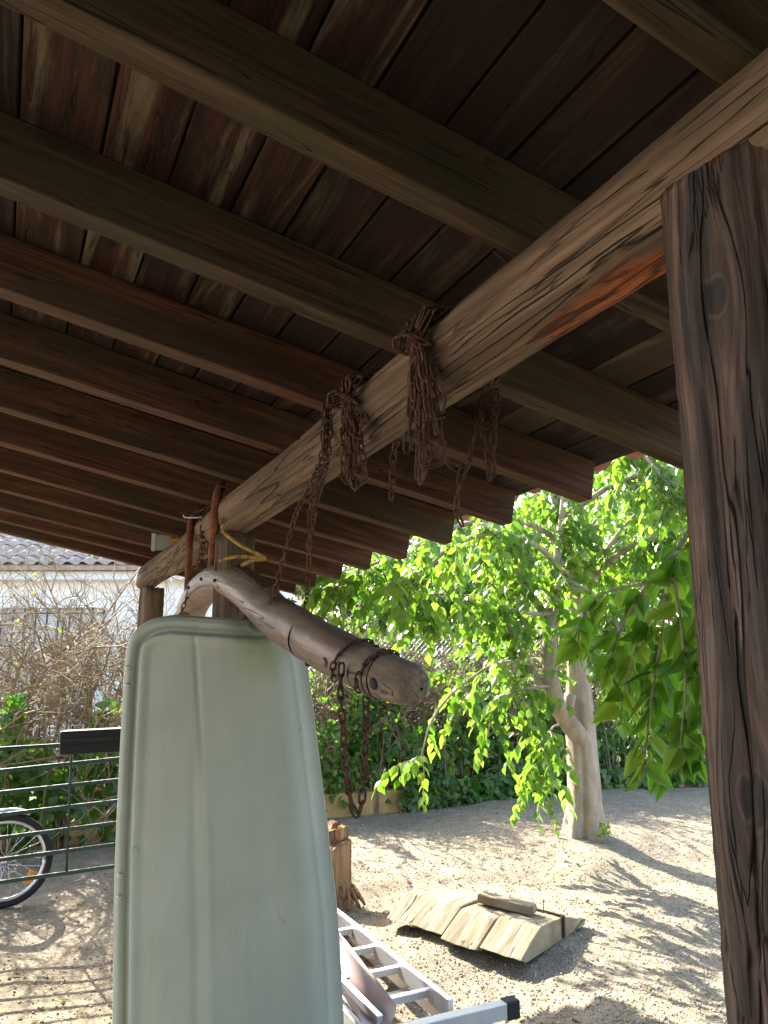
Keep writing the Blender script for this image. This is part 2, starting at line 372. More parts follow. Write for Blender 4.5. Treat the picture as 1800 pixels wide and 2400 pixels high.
# ------------------------------------------------------------------ the ground
def hnoise(x, y):
    z = np.zeros_like(x)
    for k, (a, fx, fy, ph) in enumerate([(.022, 1.3, .8, .3), (.016, 2.9, 1.7, 1.2), (.012, .9, 3.3, 2.2), (.007, 6.1, 4.3, .7), (.005, 9.7, 8.1, 4.1), (.012, 1.9, -2.6, 5.)]):
        z += a * np.sin(fx * x + ph + .8 * np.sin(fy * y * .7)) * np.cos(fy * y + ph * 1.7 + .6 * np.sin(fx * x))
    return z
TREE = np.array([1.66, 6.6])
def gz(x, y):
    x = np.asarray(x, float); y = np.asarray(y, float)
    near = np.exp(-((x / 9) ** 2 + ((y - 5) / 9) ** 2))
    z = (hnoise(x, y) * 1.5 + .006 * np.sin(17 * x + 3 * np.sin(5 * y)) * np.sin(15 * y + 2 * np.sin(7 * x)) * np.clip(.5 + 20 * hnoise(x * .6 + 2, y * .6), 0, 1)) * near
    z = z + .10 * np.exp(-(((x - TREE[0] + .1) / .75) ** 2 + ((y - TREE[1]) / .7) ** 2))           # earth banked round the tree
    z = z - .07 * np.exp(-(((x - TREE[0] - .9) / .6) ** 2 + ((y - 6.3) / .32) ** 2))
    z = z - .06 * np.exp(-(((x + .0) / .35) ** 2 + ((y - 5.45) / .3) ** 2))                        # hollow beside the stump
    z = z - .05 * np.exp(-(((x - 1.2) / 1.3) ** 2 + ((y - 5.6) / .22) ** 2))                       # rut
    flat = np.exp(-(((x + .55) / .7) ** 2 + ((y - 3.1) / .5) ** 2)); z = z * (1 - flat)
    return z
n = 330; q = np.linspace(-1, 1, n)
gx = 1.0 + 4.6 * q + 400 * np.sign(q) * np.abs(q) ** 9; gy = 5.2 + 4.2 * q + 600 * np.sign(q) * np.abs(q) ** 9
X, Y = np.meshgrid(gx, gy, indexing='xy'); Z = gz(X, Y)
V = np.stack([X, Y, Z], -1).reshape(-1, 3); idx = np.arange(n * n).reshape(n, n)
Fq = np.stack([idx[:-1, :-1], idx[:-1, 1:], idx[1:, 1:], idx[1:, :-1]], -1).reshape(-1, 4)
g = new_obj('ground', mesh_np('ground', V, Fq, M['ground'], True)); tag(g, 'bare gravelly earth of the yard with bumps and ruts', 'ground', kind='structure')
# loose gravel
def scatter_xy(n, y0, y1, wide=.62):
    y = y0 + (y1 - y0) * rng.random(n) ** 1.25; x = (rng.random(n) * 2 - 1) * wide * y; return x, y
OCT = np.array([(1, 0, 0), (-1, 0, 0), (0, 1, 0), (0, -1, 0), (0, 0, .7), (0, 0, -.7)], float)
OCTF = np.array([(0, 2, 4), (2, 1, 4), (1, 3, 4), (3, 0, 4), (2, 0, 5), (1, 2, 5), (3, 1, 5), (0, 3, 5)])
def scatter_mesh(name, T, TF, pos, A, mat, rnd, smooth=False):
    n = len(pos); m = len(T)
    V = np.einsum('mk,nkj->nmj', T, A) + pos[:, None, :]
    Fc = (TF[None] + (np.arange(n) * m)[:, None, None]).reshape(-1, TF.shape[1])
    return mesh_np(name, V.reshape(-1, 3), Fc, mat, smooth, np.repeat(rnd, m))
def rot_basis(dirv, nrm):
    d = dirv / (np.linalg.norm(dirv, axis=1, keepdims=True) + 1e-9); x = np.cross(d, nrm); x /= np.linalg.norm(x, axis=1, keepdims=True) + 1e-9
    z = np.cross(x, d); return np.stack([x, d, z], 1)
ns = 60000; x, y = scatter_xy(ns, 3.2, 8.6); sz = .0025 + .007 * rng.random(ns) ** 2.5
B = rot_basis(rng.normal(size=(ns, 3)), rng.normal(size=(ns, 3))); Tj = B * (sz[:, None] * (.6 + .8 * rng.random((ns, 3))))[:, :, None]
kp = (x > -.75) | (rng.random(ns) < .3); x, y, sz, Tj = x[kp], y[kp], sz[kp], Tj[kp]; ns = len(x)
pos = np.stack([x, y, gz(x, y) + sz * .25], -1)
o = new_obj('gravel', scatter_mesh('gravel', OCT, OCTF, pos, Tj, M['stone'], rng.random(ns))); tag(o, 'loose small stones strewn over the earth', 'gravel', kind='stuff')
# dry grass bits and leaf litter
BL = np.array([(-.5, 0, 0), (.5, 0, 0), (.35, .5, .05), (-.35, .5, .05), (0, 1, .0)]); BLF = np.array([(0, 1, 2), (0, 2, 3), (3, 2, 4)])
ng = 9000; x, y = scatter_xy(ng, 3.3, 8.0); cl = hnoise(x * 1.7 + 3, y * 1.7); keep = cl > -.004; x, y = x[keep], y[keep]; ng = len(x)
d = rng.normal(size=(ng, 3)); d[:, 2] = np.abs(d[:, 2]) * .35 + .03; B = rot_basis(d, rng.normal(size=(ng, 3)))
ln = .02 + .05 * rng.random(ng) ** 2; S = np.stack([np.full(ng, .0028), ln, ln], -1)
pos = np.stack([x, y, gz(x, y) + .002], -1)
o = new_obj('dry_grass', scatter_mesh('dry_grass', BL, BLF, pos, B * S[:, :, None], M['dry_grass'], rng.random(ng))); tag(o, 'scattered dry straw and grass blades on the earth', 'grass', kind='stuff')

ng = 420; x, y = scatter_xy(ng, 3.3, 8.4); d = rng.normal(size=(ng, 3)); d[:, 2] *= .15; nn_ = rng.normal(size=(ng, 3)) * .35 + np.array((0, 0, 1)); B = rot_basis(d, nn_) * (.018 + .035 * rng.random(ng) ** 2)[:, None, None]
CURL = np.array([(0, 0, 0), (-.28, .3, .12), (-.22, .65, .14), (0, 1, .05), (.22, .65, .12), (.28, .3, .15), (0, .5, -.02)]); CURLF = np.array([(0, 6, 1), (1, 6, 2), (2, 6, 3), (3, 6, 4), (4, 6, 5), (5, 6, 0)])
o = new_obj('leaf_litter', scatter_mesh('leaf_litter', CURL, CURLF, np.stack([x, y, gz(x, y) + .004], -1), B, M['dry_leaf'], rng.random(ng))); tag(o, 'dry fallen leaves scattered over the earth', 'leaves', kind='stuff')

# ------------------------------------------------------------------ timber porch: one thing
porch = thing('timber_porch', (-.7, 3.5, 0), 'dark wooden lean-to porch roof on log beam and posts overhead', 'porch')
S0, SP = .882 * 1.3 - .02, .503
def local(o_): return frame(o_, AR, AL, AN)
RLEFT = -4.2
svals = []
for k in range(-5, 11):
    s = 1.17 + (.39 * 1.3) * k * (1 - .006 * max(k, 0)) + (.02 if k > 2 else 0)
    svals.append(s)
fit = {0: .9 * 1.3, 1: 1.317 * 1.3, 2: 1.71 * 1.3, 3: 2.10 * 1.3, 4: 2.485 * 1.3, 5: 2.865 * 1.3, 6: 3.225 * 1.3, 7: 3.57 * 1.3, 8: 3.95 * 1.3, 9: 4.24 * 1.3, 10: 4.55 * 1.3}
for k in range(-9, 11):
    s = fit.get(k, 1.17 + .53 * k)      # far lower edge of the rafter
    hl = (1.81 + rng.normal() * .008 - RLEFT) / 2; hw = .035; hh = .08
    segs = 9; xs = np.linspace(-hl, hl, segs); Vb, Fb = [], []
    for i, xx in enumerate(xs):
        jy, jz = rng.normal() * .0012, rng.normal() * .0012
        for (a, b) in ((-hw, -hh), (hw, -hh), (hw, hh), (-hw, hh)): Vb.append((xx, a + jy, b + jz))
    for i in range(segs - 1):
        for j in range(4): Fb.append((i * 4 + j, i * 4 + (j + 1) % 4, i * 4 + 4 + (j + 1) % 4, i * 4 + 4 + j))
    Fb += [(3, 2, 1, 0), tuple((segs - 1) * 4 + j for j in range(4))]
    o = new_obj('rafter', mesh_py('rafter', Vb, Fb, M['olive_rafter' if k < 2 else 'rafter']), porch, local(RF((1.81 + RLEFT) / 2, s - hw, 1.04 + hh)))
    bevel(o, .004, 2)
# roof boards run along the eave, over the rafters
r = RLEFT; PL0, PL1 = -4.0, 6.05
while r < 1.84:
    wd = min(.14 + .07 * rng.random(), 1.88 - r)
    gap = .004 + .008 * rng.random() ** 2
    a = PL0
    cut = [PL0, PL0 + 1.5 + 2.5 * rng.random(), PL1 - 1.2 - 1.5 * rng.random(), PL1]
    for c0, c1 in zip(cut[:-1], cut[1:]):
        me = box_mesh('roof_plank', ((c1 - c0) / 2 - .002, (wd - gap) / 2, .011), M['plank'])
        o = new_obj('roof_plank', me, porch, frame(RF(r + wd / 2, (c0 + c1) / 2, 1.2125 + .0015 * rng.random()), AL, -AR, AN))
        bevel(o, .003, 1)
    r += wd
# clay tiles on top: a wavy sheet, and single tiles along the eave
nr, nsx = 60, 380; rr = np.linspace(RLEFT, 1.80, nr); ss = np.linspace(PL0 - .05, PL1 + .06, nsx)
Rr, Ss = np.meshgrid(rr, ss, indexing='ij'); Nn = 1.262 + .028 * np.sin(Ss * 2 * math.pi / .21) + .012 * ((Rr * 3.1) % 1)
V = CAM + Rr[..., None] * AR + Ss[..., None] * AL + Nn[..., None] * AN; idx = np.arange(nr * nsx).reshape(nr, nsx)
Fq = np.stack([idx[:-1, :-1], idx[1:, :-1], idx[1:, 1:], idx[:-1, 1:]], -1).reshape(-1, 4)
o = new_obj('tile_covering', mesh_np('tile_covering', V.reshape(-1, 3), Fq, M['red_tile'], True), porch); tag(o, kind='stuff')
def barrel_tile(name, L_, r0, r1, th, mat, up=1, seg=7):
    V, Fc = [], []
    for (xx, rr_) in ((0, r0), (L_, r1)):
        for dr in (0, th):
            for i in range(seg + 1):
                a = math.pi * i / seg; V.append((xx, (rr_ - dr) * math.cos(a), up * (rr_ - dr) * math.sin(a)))
    s_ = seg + 1
    for i in range(seg):
        Fc += [(i, i + 1, 2 * s_ + i + 1, 2 * s_ + i), (s_ + i + 1, s_ + i, 3 * s_ + i, 3 * s_ + i + 1), (i + 1, i, s_ + i, s_ + i + 1), (2 * s_ + i, 2 * s_ + i + 1, 3 * s_ + i + 1, 3 * s_ + i)]
    Fc += [(0, 2 * s_, 3 * s_, s_), (seg, s_ + seg, 3 * s_ + seg, 2 * s_ + seg)]
    return mesh_py(name, V, Fc, mat, True)
tm_up = barrel_tile('roof_tile', .42, .085, .10, .012, M['red_tile'], 1); tm_dn = barrel_tile('roof_tile', .42, .10, .085, .012, M['red_tile'], -1)
s = PL0; i = 0
while s < PL1:
    j = rng.normal() * .01
    if i % 2: m_, nn = tm_up, 1.30
    else: m_, nn = tm_dn, 1.33
    new_obj('roof_tile', m_, porch, local(RF(1.55 + j + (.02 if i % 2 else .0), s, nn)))
    s += .105; i += 1
rw = new_obj('rear_light_blocker', box_mesh('rear_light_blocker', (4.1, .12, 1.7), M['rear_light_blocker']), None, frame(RF(-1.4, -2.9, 0) * np.array((1, 1, 0)) + np.array((0, 0, 1.6)), unit([AR[0], AR[1], 0]), unit([AL[0], AL[1], 0]), (0, 0, 1)))  # unseen wall added behind the viewer to keep light off the rafter sides
tag(rw, 'unseen wall added behind the viewer to shade the porch roof', 'wall', kind='structure')
# eave log: two lengths meeting at the middle post
def rough_log(name, s0, s1, r0, r1, mat, parent, sides=26, seg=40, cut=True):
    Vb, Fb = [], []
    for i in range(seg + 1):
        t = i / seg; s = s0 + (s1 - s0) * t; rr_ = r0 + (r1 - r0) * t
        wob = (.006 * math.sin(s * 3.1), .005 * math.cos(s * 2.3))
        for j in range(sides):
            a = 2 * math.pi * j / sides
            k = 1 + .035 * math.sin(3 * a + s * 1.3) + .025 * math.sin(5 * a - s * 2.1 + 1) + .012 * math.sin(9 * a + s * 5) + rng.normal() * .006
            k = min(k, 1.0 / max(.94, math.sin(a) * 1.0))
            Vb.append((s, math.cos(a) * rr_ * k + wob[0], math.sin(a) * rr_ * k + wob[1]))
    for i in range(seg):
        for j in range(sides): Fb.append((i * sides + j, i * sides + (j + 1) % sides, (i + 1) * sides + (j + 1) % sides, (i + 1) * sides + j))
    Fb += [tuple(range(sides))[::-1], tuple(range(seg * sides, (seg + 1) * sides))]
    me = mesh_py(name, Vb, Fb, mat, True)
    return new_obj(name, me, parent, frame(RF(LOGR, 0, LOGN), AL, -AR, AN) if False else frame(RF(LOGR, 0, LOGN - .001), AL, AR, AN))
log = rough_log('log_beam', -2.2, 3.50, .0945, .0945, M['log'], porch, 30, 90)
log2 = rough_log('log_beam', 3.515, 5.86, .092, .088, M['log'], porch, 26, 40)
def post(name, x, y, z1, r0, r1, mat, sq=.25, sides=28, seg=40, lean=(0, 0), topcut=0, parent=None, checks=0):
    z0 = -.15; Vb, Fb = [], []
    cz = 1.3
    for i in range(seg + 1):
        t = i / seg; z = z0 + (z1 - z0) * t; rr_ = r0 + (r1 - r0) * t
        for j in range(sides):
            a = 2 * math.pi * j / sides + .5
            k = (1 + sq * .18 * math.cos(4 * a)) + .022 * math.sin(2 * a + z * 1.1) + .02 * math.sin(7 * a + z * 1.9) + .01 * math.sin(13 * a - z * 3) + rng.normal() * .006
            if checks:      # open drying checks and rough arrises
                for (ca, cz0, cz1, cw, cdp) in ((-2.75, .2, 2.3, .030, .10), (-2.2, .9, 2.05, .022, .07), (-1.75, 1.4, 2.3, .035, .12), (-2.45, -.1, 1.3, .025, .08), (-1.9, .1, 1.2, .03, .09), (-1.35, .3, 2.1, .03, .1), (-3.0, 1.5, 2.3, .03, .09)):
                    cc_ = ca + .10 * math.sin(z * 2.7 + ca) + .03 * math.sin(z * 11 + ca * 3); da_ = math.atan2(math.sin(a - cc_), math.cos(a - cc_)); e_ = min(1, max(0, (z - cz0) * 4)) * min(1, max(0, (cz1 - z) * 4)); k -= cdp * e_ * math.exp(-(da_ / cw) ** 2)
                k += .012 * math.sin(23 * a + 2.2 * math.sin(z * 3.1)) + .008 * math.sin(41 * a + 3 * math.sin(z * 2.3))
            xx, yy = math.cos(a) * rr_ * k, math.sin(a) * rr_ * k
            zz = z - cz + (topcut * xx if i == seg else 0)
            Vb.append((xx + lean[0] * (z - z1), yy + lean[1] * (z - z1), zz))
    for i in range(seg):
        for j in range(sides): Fb.append((i * sides + j, i * sides + (j + 1) % sides, (i + 1) * sides + (j + 1) % sides, (i + 1) * sides + j))
    Fb += [tuple(range(sides))[::-1], tuple(range(seg * sides, (seg + 1) * sides))]
    o = new_obj(name, mesh_py(name, Vb, Fb, mat, True), parent, Matrix.Translation(Vector((x, y, cz)))); return o
p_near = LOG(.65); post('post', p_near[0], p_near[1], 2.305, .112, .106, M['post'], .3, 120, 120, (-.008, 0), .22, porch, 1)
p_mid = LOG(3.42); post('post', p_mid[0] , p_mid[1], 2.142, .085, .08, M['oldpost'], .8, parent=porch)
p_far = LOG(5.62); post('post', p_far[0], p_far[1], 2.052, .085, .08, M['oldpost'], .6, parent=porch)
# rear posts and ridge beam on the high side, out of the frame
for s in (.2, 3.4, 5.6):
    b = RF(RLEFT + .2, s, 1.04); post('post', b[0], b[1], b[2] - .16, .085, .08, M['oldpost'], .8, parent=porch)
new_obj('ridge_beam', box_mesh('ridge_beam', (4.05, .06, .078), M['rafter']), porch, frame(RF(RLEFT + .2, 1.9, .96), AL, -AR, AN))
# nails in the beam
for s, dr, dn, ln, dv in ((1.15, -.06, .06, .06, (-.5, -.3, .25)), (2.02, -.06, .055, .10, (.6, -.6, .05)), (2.38, -.07, .05, .07, (-.8, -.1, .1)), (2.62, -.06, .06, .06, (-.8, -.3, .3)), (3.16, -.06, .05, .12, (-.9, -.2, .15)), (3.72, -.06, .05, .16, (-.9, -.35, .05)), (1.55, -.05, .07, .09, (-.6, -.4, .3)), (1.75, .08, .02, .06, (.8, -.2, .1))):
    a = LOG(s, dr * .9, dn * .9); dv = unit(dv); new_obj('nail', tube_mesh('nail', [a, a + dv * ln], .0035, M['nail'], 6), porch)

# ------------------------------------------------------------------ chains
def link_mesh(L_, W_, wr, seg=12, sides=5):
    pts = []
    for i in range(seg):
        a = 2 * math.pi * i / seg; c, s = math.cos(a), math.sin(a)
        pts.append(((L_ / 2 - W_ / 2) * (1 if c > 0 else -1) * (1 if abs(c) > 1e-6 else 0) + W_ / 2 * c, W_ / 2 * s, 0))
    pts = np.array(pts); Vb, Fb = [], []
    for i in range(seg):
        t = unit(pts[(i + 1) % seg] - pts[i - 1]); a = np.cross(t, (0, 0, 1))
        for j in range(sides):
            th = 2 * math.pi * j / sides; Vb.append(pts[i] + wr * (a * math.cos(th) + np.array((0, 0, 1)) * math.sin(th)))
    for i in range(seg):
        for j in range(sides): Fb.append((i * sides + j, ((i + 1) % seg) * sides + j, ((i + 1) % seg) * sides + (j + 1) % sides, i * sides + (j + 1) % sides))
    return mesh_py('chain_link', Vb, Fb, M['chain'], True)
LK = {'small': (link_mesh(.036, .0165, .0032), .0285), 'long': (link_mesh(.050, .0175, .0032), .042), 'big': (link_mesh(.046, .020, .0040), .036)}
def chain_path(parent, pts, kind='small', jit=.25):
    me, step = LK[kind]; pts = smooth_path(pts, max(40, len(pts) * 10)); sl = np.r_[0, np.cumsum(np.linalg.norm(np.diff(pts, axis=0), axis=1))]
    k = 0; s = step / 2
    while s < sl[-1]:
        c = np.array([np.interp(s, sl, pts[:, i]) for i in range(3)]); c2 = np.array([np.interp(min(s + .01, sl[-1]), sl, pts[:, i]) for i in range(3)]); c1 = np.array([np.interp(max(s - .01, 0), sl, pts[:, i]) for i in range(3)])
        d = unit(c2 - c1 + 1e-7); ref = np.array((.35, -1, .1)) if k % 2 else np.array((1, .35, .1)); ref = ref + rng.normal(size=3) * jit
        z = np.cross(d, ref); z = unit(z); y = np.cross(z, d)
        new_obj('chain_link', me, parent, frame(c, d, y, z)); s += step; k += 1
def hang_side(s, dr=-.115, dn=.0): return LOG(s, dr, dn)
def over(s, drop, wob=.0):
    """from the top of the beam over its near side and straight down"""
    top = LOG(s, -.055, .085); sd = LOG(s, -.108, .03); e = sd + np.array((wob, -.0, -drop)); return [top, sd, (sd + e) / 2 + np.array((wob * .2, -.01, 0)), e]
DN = np.array((0, 0, -1.))
# chain that carries the yoke
yoke_path = [D(392, 1440, 4.05), D(405, 1345, 3.98), D(432, 1285, 3.85), D(478, 1253, 3.62), D(530, 1272, 3.38), D(595, 1330, 3.07), D(660, 1372, 2.86), D(730, 1412, 2.66), D(810, 1452, 2.49), D(893, 1482, 2.37)]
yk = smooth_path(yoke_path, 60)
def yoke_at(x):     # point of the yoke's axis nearest to display column x
    best = min(range(60), key=lambda i: abs(900 + F * yk[i][0] / (yk[i][1] * math.cos(PITCH) + (yk[i][2] - 1.6) * math.sin(PITCH)) - x * 1.085) + (200 if i < 14 else 0)); return yk[best]
c = thing('hanging_chain', hang_side(2.35), 'rusty chain slung from beam nail around the wooden yoke', 'chain', 'rusty chains hung on the log beam')
A0 = hang_side(2.05, -.115, .05); B0 = yoke_at(592)
chain_path(c, [A0, D(690, 1000, A0[1]), D(640, 1110, 2.75), D(606, 1230, 2.9), D(578, 1335, B0[1] - .09), D(576, 1352, B0[1] - .085)])
chain_path(c, [A0 + .01, D(708, 985, A0[1]), D(680, 1100, 2.75), D(668, 1200, 2.95), D(661, 1300, B0[1] + .08), D(640, 1345, B0[1] + .1)])
chain_path(c, [A0 + .005, D(700, 1000, A0[1]), D(672, 1080, 2.6), D(668, 1180, 2.66)])
# wound bundles
def bundle(label, s, n_, drop0, drop1, spread, kind='small', loop=True, tail=None):
    b = thing('hanging_chain', hang_side(s), label, 'chain', 'rusty chains hung on the log beam')
    for i in range(n_):
        ds = (i / (n_ - 1) - .5) * spread; dr = drop0 + (drop1 - drop0) * rng.random()
        top = LOG(s + ds * .6, -.02, .086 + .004 * (i % 3)); sd = LOG(s + ds, -.112 - .012 * (i % 3), .03); pull = LOG(s + ds * .35, -.12 - .01 * (i % 2), -.03)
        e = LOG(s + ds * .9, -.115 - .012 * (i % 3), 0) + DN * dr
        pts = [top, sd, pull, (pull + e) / 2, e]
        if loop and i % 2: pts += [e + np.array((.012, 0, -.02)), e + np.array((.03, .0, .03)), pull + np.array((.025, 0, -.05))]
        chain_path(b, pts, kind)
    # the turns that tie the bundle round its waist
    wv = LOG(s, -.135, -.035); ring = [wv + np.array((.04 * math.cos(a), .035 * math.sin(a), .012 * math.sin(2 * a))) for a in np.linspace(0, 2 * math.pi, 12)]
    chain_path(b, ring, 'small')
    if tail is not None: chain_path(b, tail, kind)
    return b
b1 = bundle('thick tangle of rusty chain wound over the beam, largest of the bundles', 1.42, 10, .12, .36, .12, 'long')
chain_path(b1, [LOG(1.42, -.13, -.03), D(893, 930, 1.72), D(905, 985, 1.72), D(908, 1035, 1.72)], 'big')
chain_path(b1, [D(908, 1030, 1.73), D(918, 990, 1.73), D(905, 940, 1.74)], 'big')
bundle('narrow tied bundle of rusty chain beside the largest tangle', 1.82, 8, .10, .26, .08, 'small')
c = thing('hanging_chain', LOG(1.45, .1), 'rusty chain knotted and hanging on the eave side of the beam', 'chain', 'rusty chains hung on the log beam')
y0 = 2.05
T0 = LOG(1.32, .108, .02)
chain_path(c, [T0, D(1052, 835, y0), D(1040, 905, y0), D(1050, 960, y0), D(1058, 1030, y0), D(1064, 1000, y0), D(1066, 940, y0), D(1072, 850, y0)], 'long')
chain_path(c, [T0 + .01, D(1068, 830, y0), D(1074, 870, y0 + .02), D(1062, 905, y0 + .02), D(1048, 920, y0)], 'long')
chain_path(c, [D(1042, 900, y0), D(1020, 960, y0 + .02), D(1008, 1010, y0 + .03), D(985, 1010, y0 + .03), D(945, 975, y0), D(930, 950, 1.97)], 'long')
chain_path(c, [D(1000, 1012, y0 + .03), D(992, 1050, y0 + .03), D(986, 1100, y0 + .03), D(996, 1130, y0 + .03)], 'long')
c = thing('hanging_chain', LOG(1.75, .05, -.09), 'thin rusty chain dangling straight below the beam underside', 'chain', 'rusty chains hung on the log beam')
T0 = LOG(1.86, .06, -.085)
chain_path(c, [T0, D(850, 985, T0[1] + .06), D(848, 1030, T0[1] + .06), D(845, 1075, T0[1] + .06)])
# left group beside the middle post
c = thing('hanging_chain', LOG(4.0), 'rusty chains hanging between the two red pipes by the post', 'chain', 'rusty chains hung on the log beam')
T0 = LOG(3.85, -.12, .05)
T0 = D(434, 1112, 3.72)
chain_path(c, [T0, D(436, 1140, 3.72), D(430, 1210, 3.74), D(414, 1265, 3.76), D(398, 1305, 3.78), D(388, 1335, 3.8)])
chain_path(c, [T0 + np.array((.01, 0, 0)), D(441, 1150, 3.74), D(437, 1220, 3.76), D(434, 1262, 3.8)])
chain_path(c, [T0 + np.array((.03, 0, 0)), D(450, 1150, 3.75), D(450, 1215, 3.77), D(449, 1250, 3.8)])
T0 = LOG(3.85, -.12, .05)
chain_path(c, [T0 + np.array((.0, 0, .01)), LOG(3.8, -.1, .08), LOG(3.72, -.05, .098), LOG(3.66, .0, .10)])
# chain round the yoke end with its hanging loop
c = thing('hanging_chain', D(770, 1420, 2.55), 'heavy rusty chain looped around the yoke end and hanging in a long loop', 'chain', 'rusty chains hung on the log beam')
def yoke_ring(i, tilt, a0, a1, rr_=.098):
    p = yk[i]; t = unit(yk[i + 1] - yk[i - 1]); u_ = unit(np.cross(t, (0, 0, 1))); v_ = np.cross(u_, t)
    return [p + (rr_ - .009) * (u_ * math.cos(a) + v_ * math.sin(a)) + t * tilt * math.sin(a) for a in np.linspace(a0, a1, 12)]
yl = np.argmin([abs(900 + F * q_[0] / (q_[1] * math.cos(PITCH) + (q_[2] - 1.6) * math.sin(PITCH)) - 762 * 1.085) for q_ in yk])
yr = np.argmin([abs(900 + F * q_[0] / (q_[1] * math.cos(PITCH) + (q_[2] - 1.6) * math.sin(PITCH)) - 812 * 1.085) for q_ in yk])
chain_path(c, yoke_ring(int(yl), .03, -.3 * math.pi, 1.1 * math.pi, .094), 'small')
chain_path(c, yoke_ring(int(yr), .03, -.3 * math.pi, 1.1 * math.pi, .090), 'small')
yc = yk[int(yl)][1] - .1
chain_path(c, [D(738, 1435, yc), D(735, 1490, yc), D(740, 1560, yc), D(745, 1640, yc), D(752, 1700, yc), D(762, 1745, yc), D(772, 1758, yc), D(781, 1735, yc), D(788, 1650, yc), D(790, 1560, yc), D(790, 1490, yc), D(786, 1455, yc)], 'big')

# ------------------------------------------------------------------ ox yoke
yoke = thing('ox_yoke', D(640, 1360, 2.9), 'old curved wooden ox yoke hanging by chains in front of the panel', 'yoke')
arc = np.linspace(0, 1, 60); sides = 28
yr_ = np.interp(arc, [0, .18, .3, .42, .6, .66, .72, .85, .95, 1], [.068, .078, .084, .085, .086, .084, .082, .077, .072, .065])
V, f = tubes(yk[None], yr_[None], sides)
# local wood coordinates follow the beam: keep it simple, the mesh is placed in a frame along the yoke
ydir = unit(yk[-1] - yk[14]); yz = unit(np.cross(np.cross(ydir, (0, 0, 1)), ydir)); yy = np.cross(yz, ydir)
fm = frame(yk[30], ydir, yy, yz); inv = np.array(fm.inverted())
loc = lambda pts: np.asarray(pts) @ inv[:3, :3].T + inv[:3, 3]
cen = np.repeat(yk, sides, 0); dv_ = V - cen; ang = np.tile(np.arange(sides) * 2 * math.pi / sides, 60); al = np.repeat(np.arange(60), sides) / 60.
kk = 1 + .035 * np.sin(2 * ang + 9 * al) + .022 * np.sin(3 * ang - 14 * al + 1) + .012 * np.sin(5 * ang + 31 * al) + .03 * np.exp(-((al - .66) / .012) ** 2) - .035 * np.exp(-((al - .69) / .012) ** 2)
Vn = cen + dv_ * kk[:, None] + rng.normal(size=V.shape) * .0009
k_end = 51
fl = [tuple(q_) for q_ in f if q_.max() < (k_end + 1) * sides + 0]
o = new_obj('beam', mesh_py('beam', loc(Vn), fl + [tuple(range(sides))[::-1]], M['yoke'], True), yoke, fm)
# rounded pale end
tail = smooth_path(yoke_path, 60)[k_end:]; tr = list(yr_[k_end:] * .995); ext = unit(yk[-1] - yk[-2])
tail = list(tail) + [tail[-1] + ext * .018, tail[-1] + ext * .03, tail[-1] + ext * .035]; tr += [.052, .03, .006]
V2, f2 = tubes(np.array(tail)[None], np.array(tr)[None], sides)
o = new_obj('beam_end', mesh_py('beam_end', loc(V2 + rng.normal(size=V2.shape) * .0008), [tuple(q_) for q_ in f2], M['yoke_end'], True), yoke, fm)
def yoke_patch(name, i0, i1, a0, a1, lift, mat, nseg=10):
    """a plate bent over the yoke: a grid on its surface with thickness"""
    Vb, Fb = [], []; ks = range(i0, i1 + 1); na = 8
    for l in (lift, .002):
        for i in ks:
            p = yk[i]; t = unit(yk[min(i + 1, 59)] - yk[max(i - 1, 0)]); u_ = unit(np.cross(t, (0, 0, 1))); v_ = np.cross(u_, t)
            for j in range(na + 1):
                a = a0 + (a1 - a0) * j / na; Vb.append(p + (yr_[i] + l) * (u_ * math.cos(a) + v_ * math.sin(a)))
    m_ = na + 1; nk = len(ks); off = nk * m_
    for i in range(nk - 1):
        for j in range(na): Fb.append((i * m_ + j, i * m_ + j + 1, (i + 1) * m_ + j + 1, (i + 1) * m_ + j))
        for j in (0, na): Fb.append((i * m_ + j, (i + 1) * m_ + j, off + (i + 1) * m_ + j, off + i * m_ + j))
    for i in (0, nk - 1):
        for j in range(na): Fb.append((i * m_ + j, i * m_ + j + 1, off + i * m_ + j + 1, off + i * m_ + j))
    return new_obj(name, mesh_py(name, Vb, Fb, mat, True), yoke)
def yoke_point(i, a, l):
    p = yk[i]; t = unit(yk[i + 1] - yk[i - 1]); u_ = unit(np.cross(t, (0, 0, 1))); v_ = np.cross(u_, t); return p + (yr_[i] + l) * (u_ * math.cos(a) + v_ * math.sin(a)), u_ * math.cos(a) + v_ * math.sin(a)
pl = yoke_patch('iron_plate', 14, 24, -.12 * math.pi, .14 * math.pi, .004, M['iron'])
for i in (15, 19, 23):
    a_, nrm = yoke_point(i, .01 * math.pi, .0); new_obj('bolt', tube_mesh('bolt', [a_, a_ + nrm * .011], [.010, .008], M['nail'], 10), pl)
yoke_patch('top_strap', 20, 31, .36 * math.pi, .62 * math.pi, .005, M['chain'])
# band grooves, and a black disc for the shade inside the peg hole
for i, mt, th in ((40, 'nail', .003), (54, 'nail', .003), (53, 'yoke', .008)):
    new_obj('band', tube_mesh('band', [yoke_point(i, a, .000)[0] for a in np.linspace(0, 2 * math.pi, 36)], th, M[mt], 6), yoke)
a_, nrm = yoke_point(55, -.08 * math.pi, -.004); new_obj('peg_hole_shade', tube_mesh('peg_hole_shade', [a_, a_ + nrm * .0055], [.020, .016], M['rubber'], 14), yoke)
a_, nrm = yoke_point(40, -.55 * math.pi, -.004); new_obj('peg', tube_mesh('peg', [a_, a_ + nrm * .03], [.016, .012], M['nail'], 10), yoke)
a_, nrm = yoke_point(47, -.08 * math.pi, -.004); new_obj('peg', tube_mesh('peg', [a_, a_ + nrm * .007], [.018, .016], M['yoke'], 14), yoke)

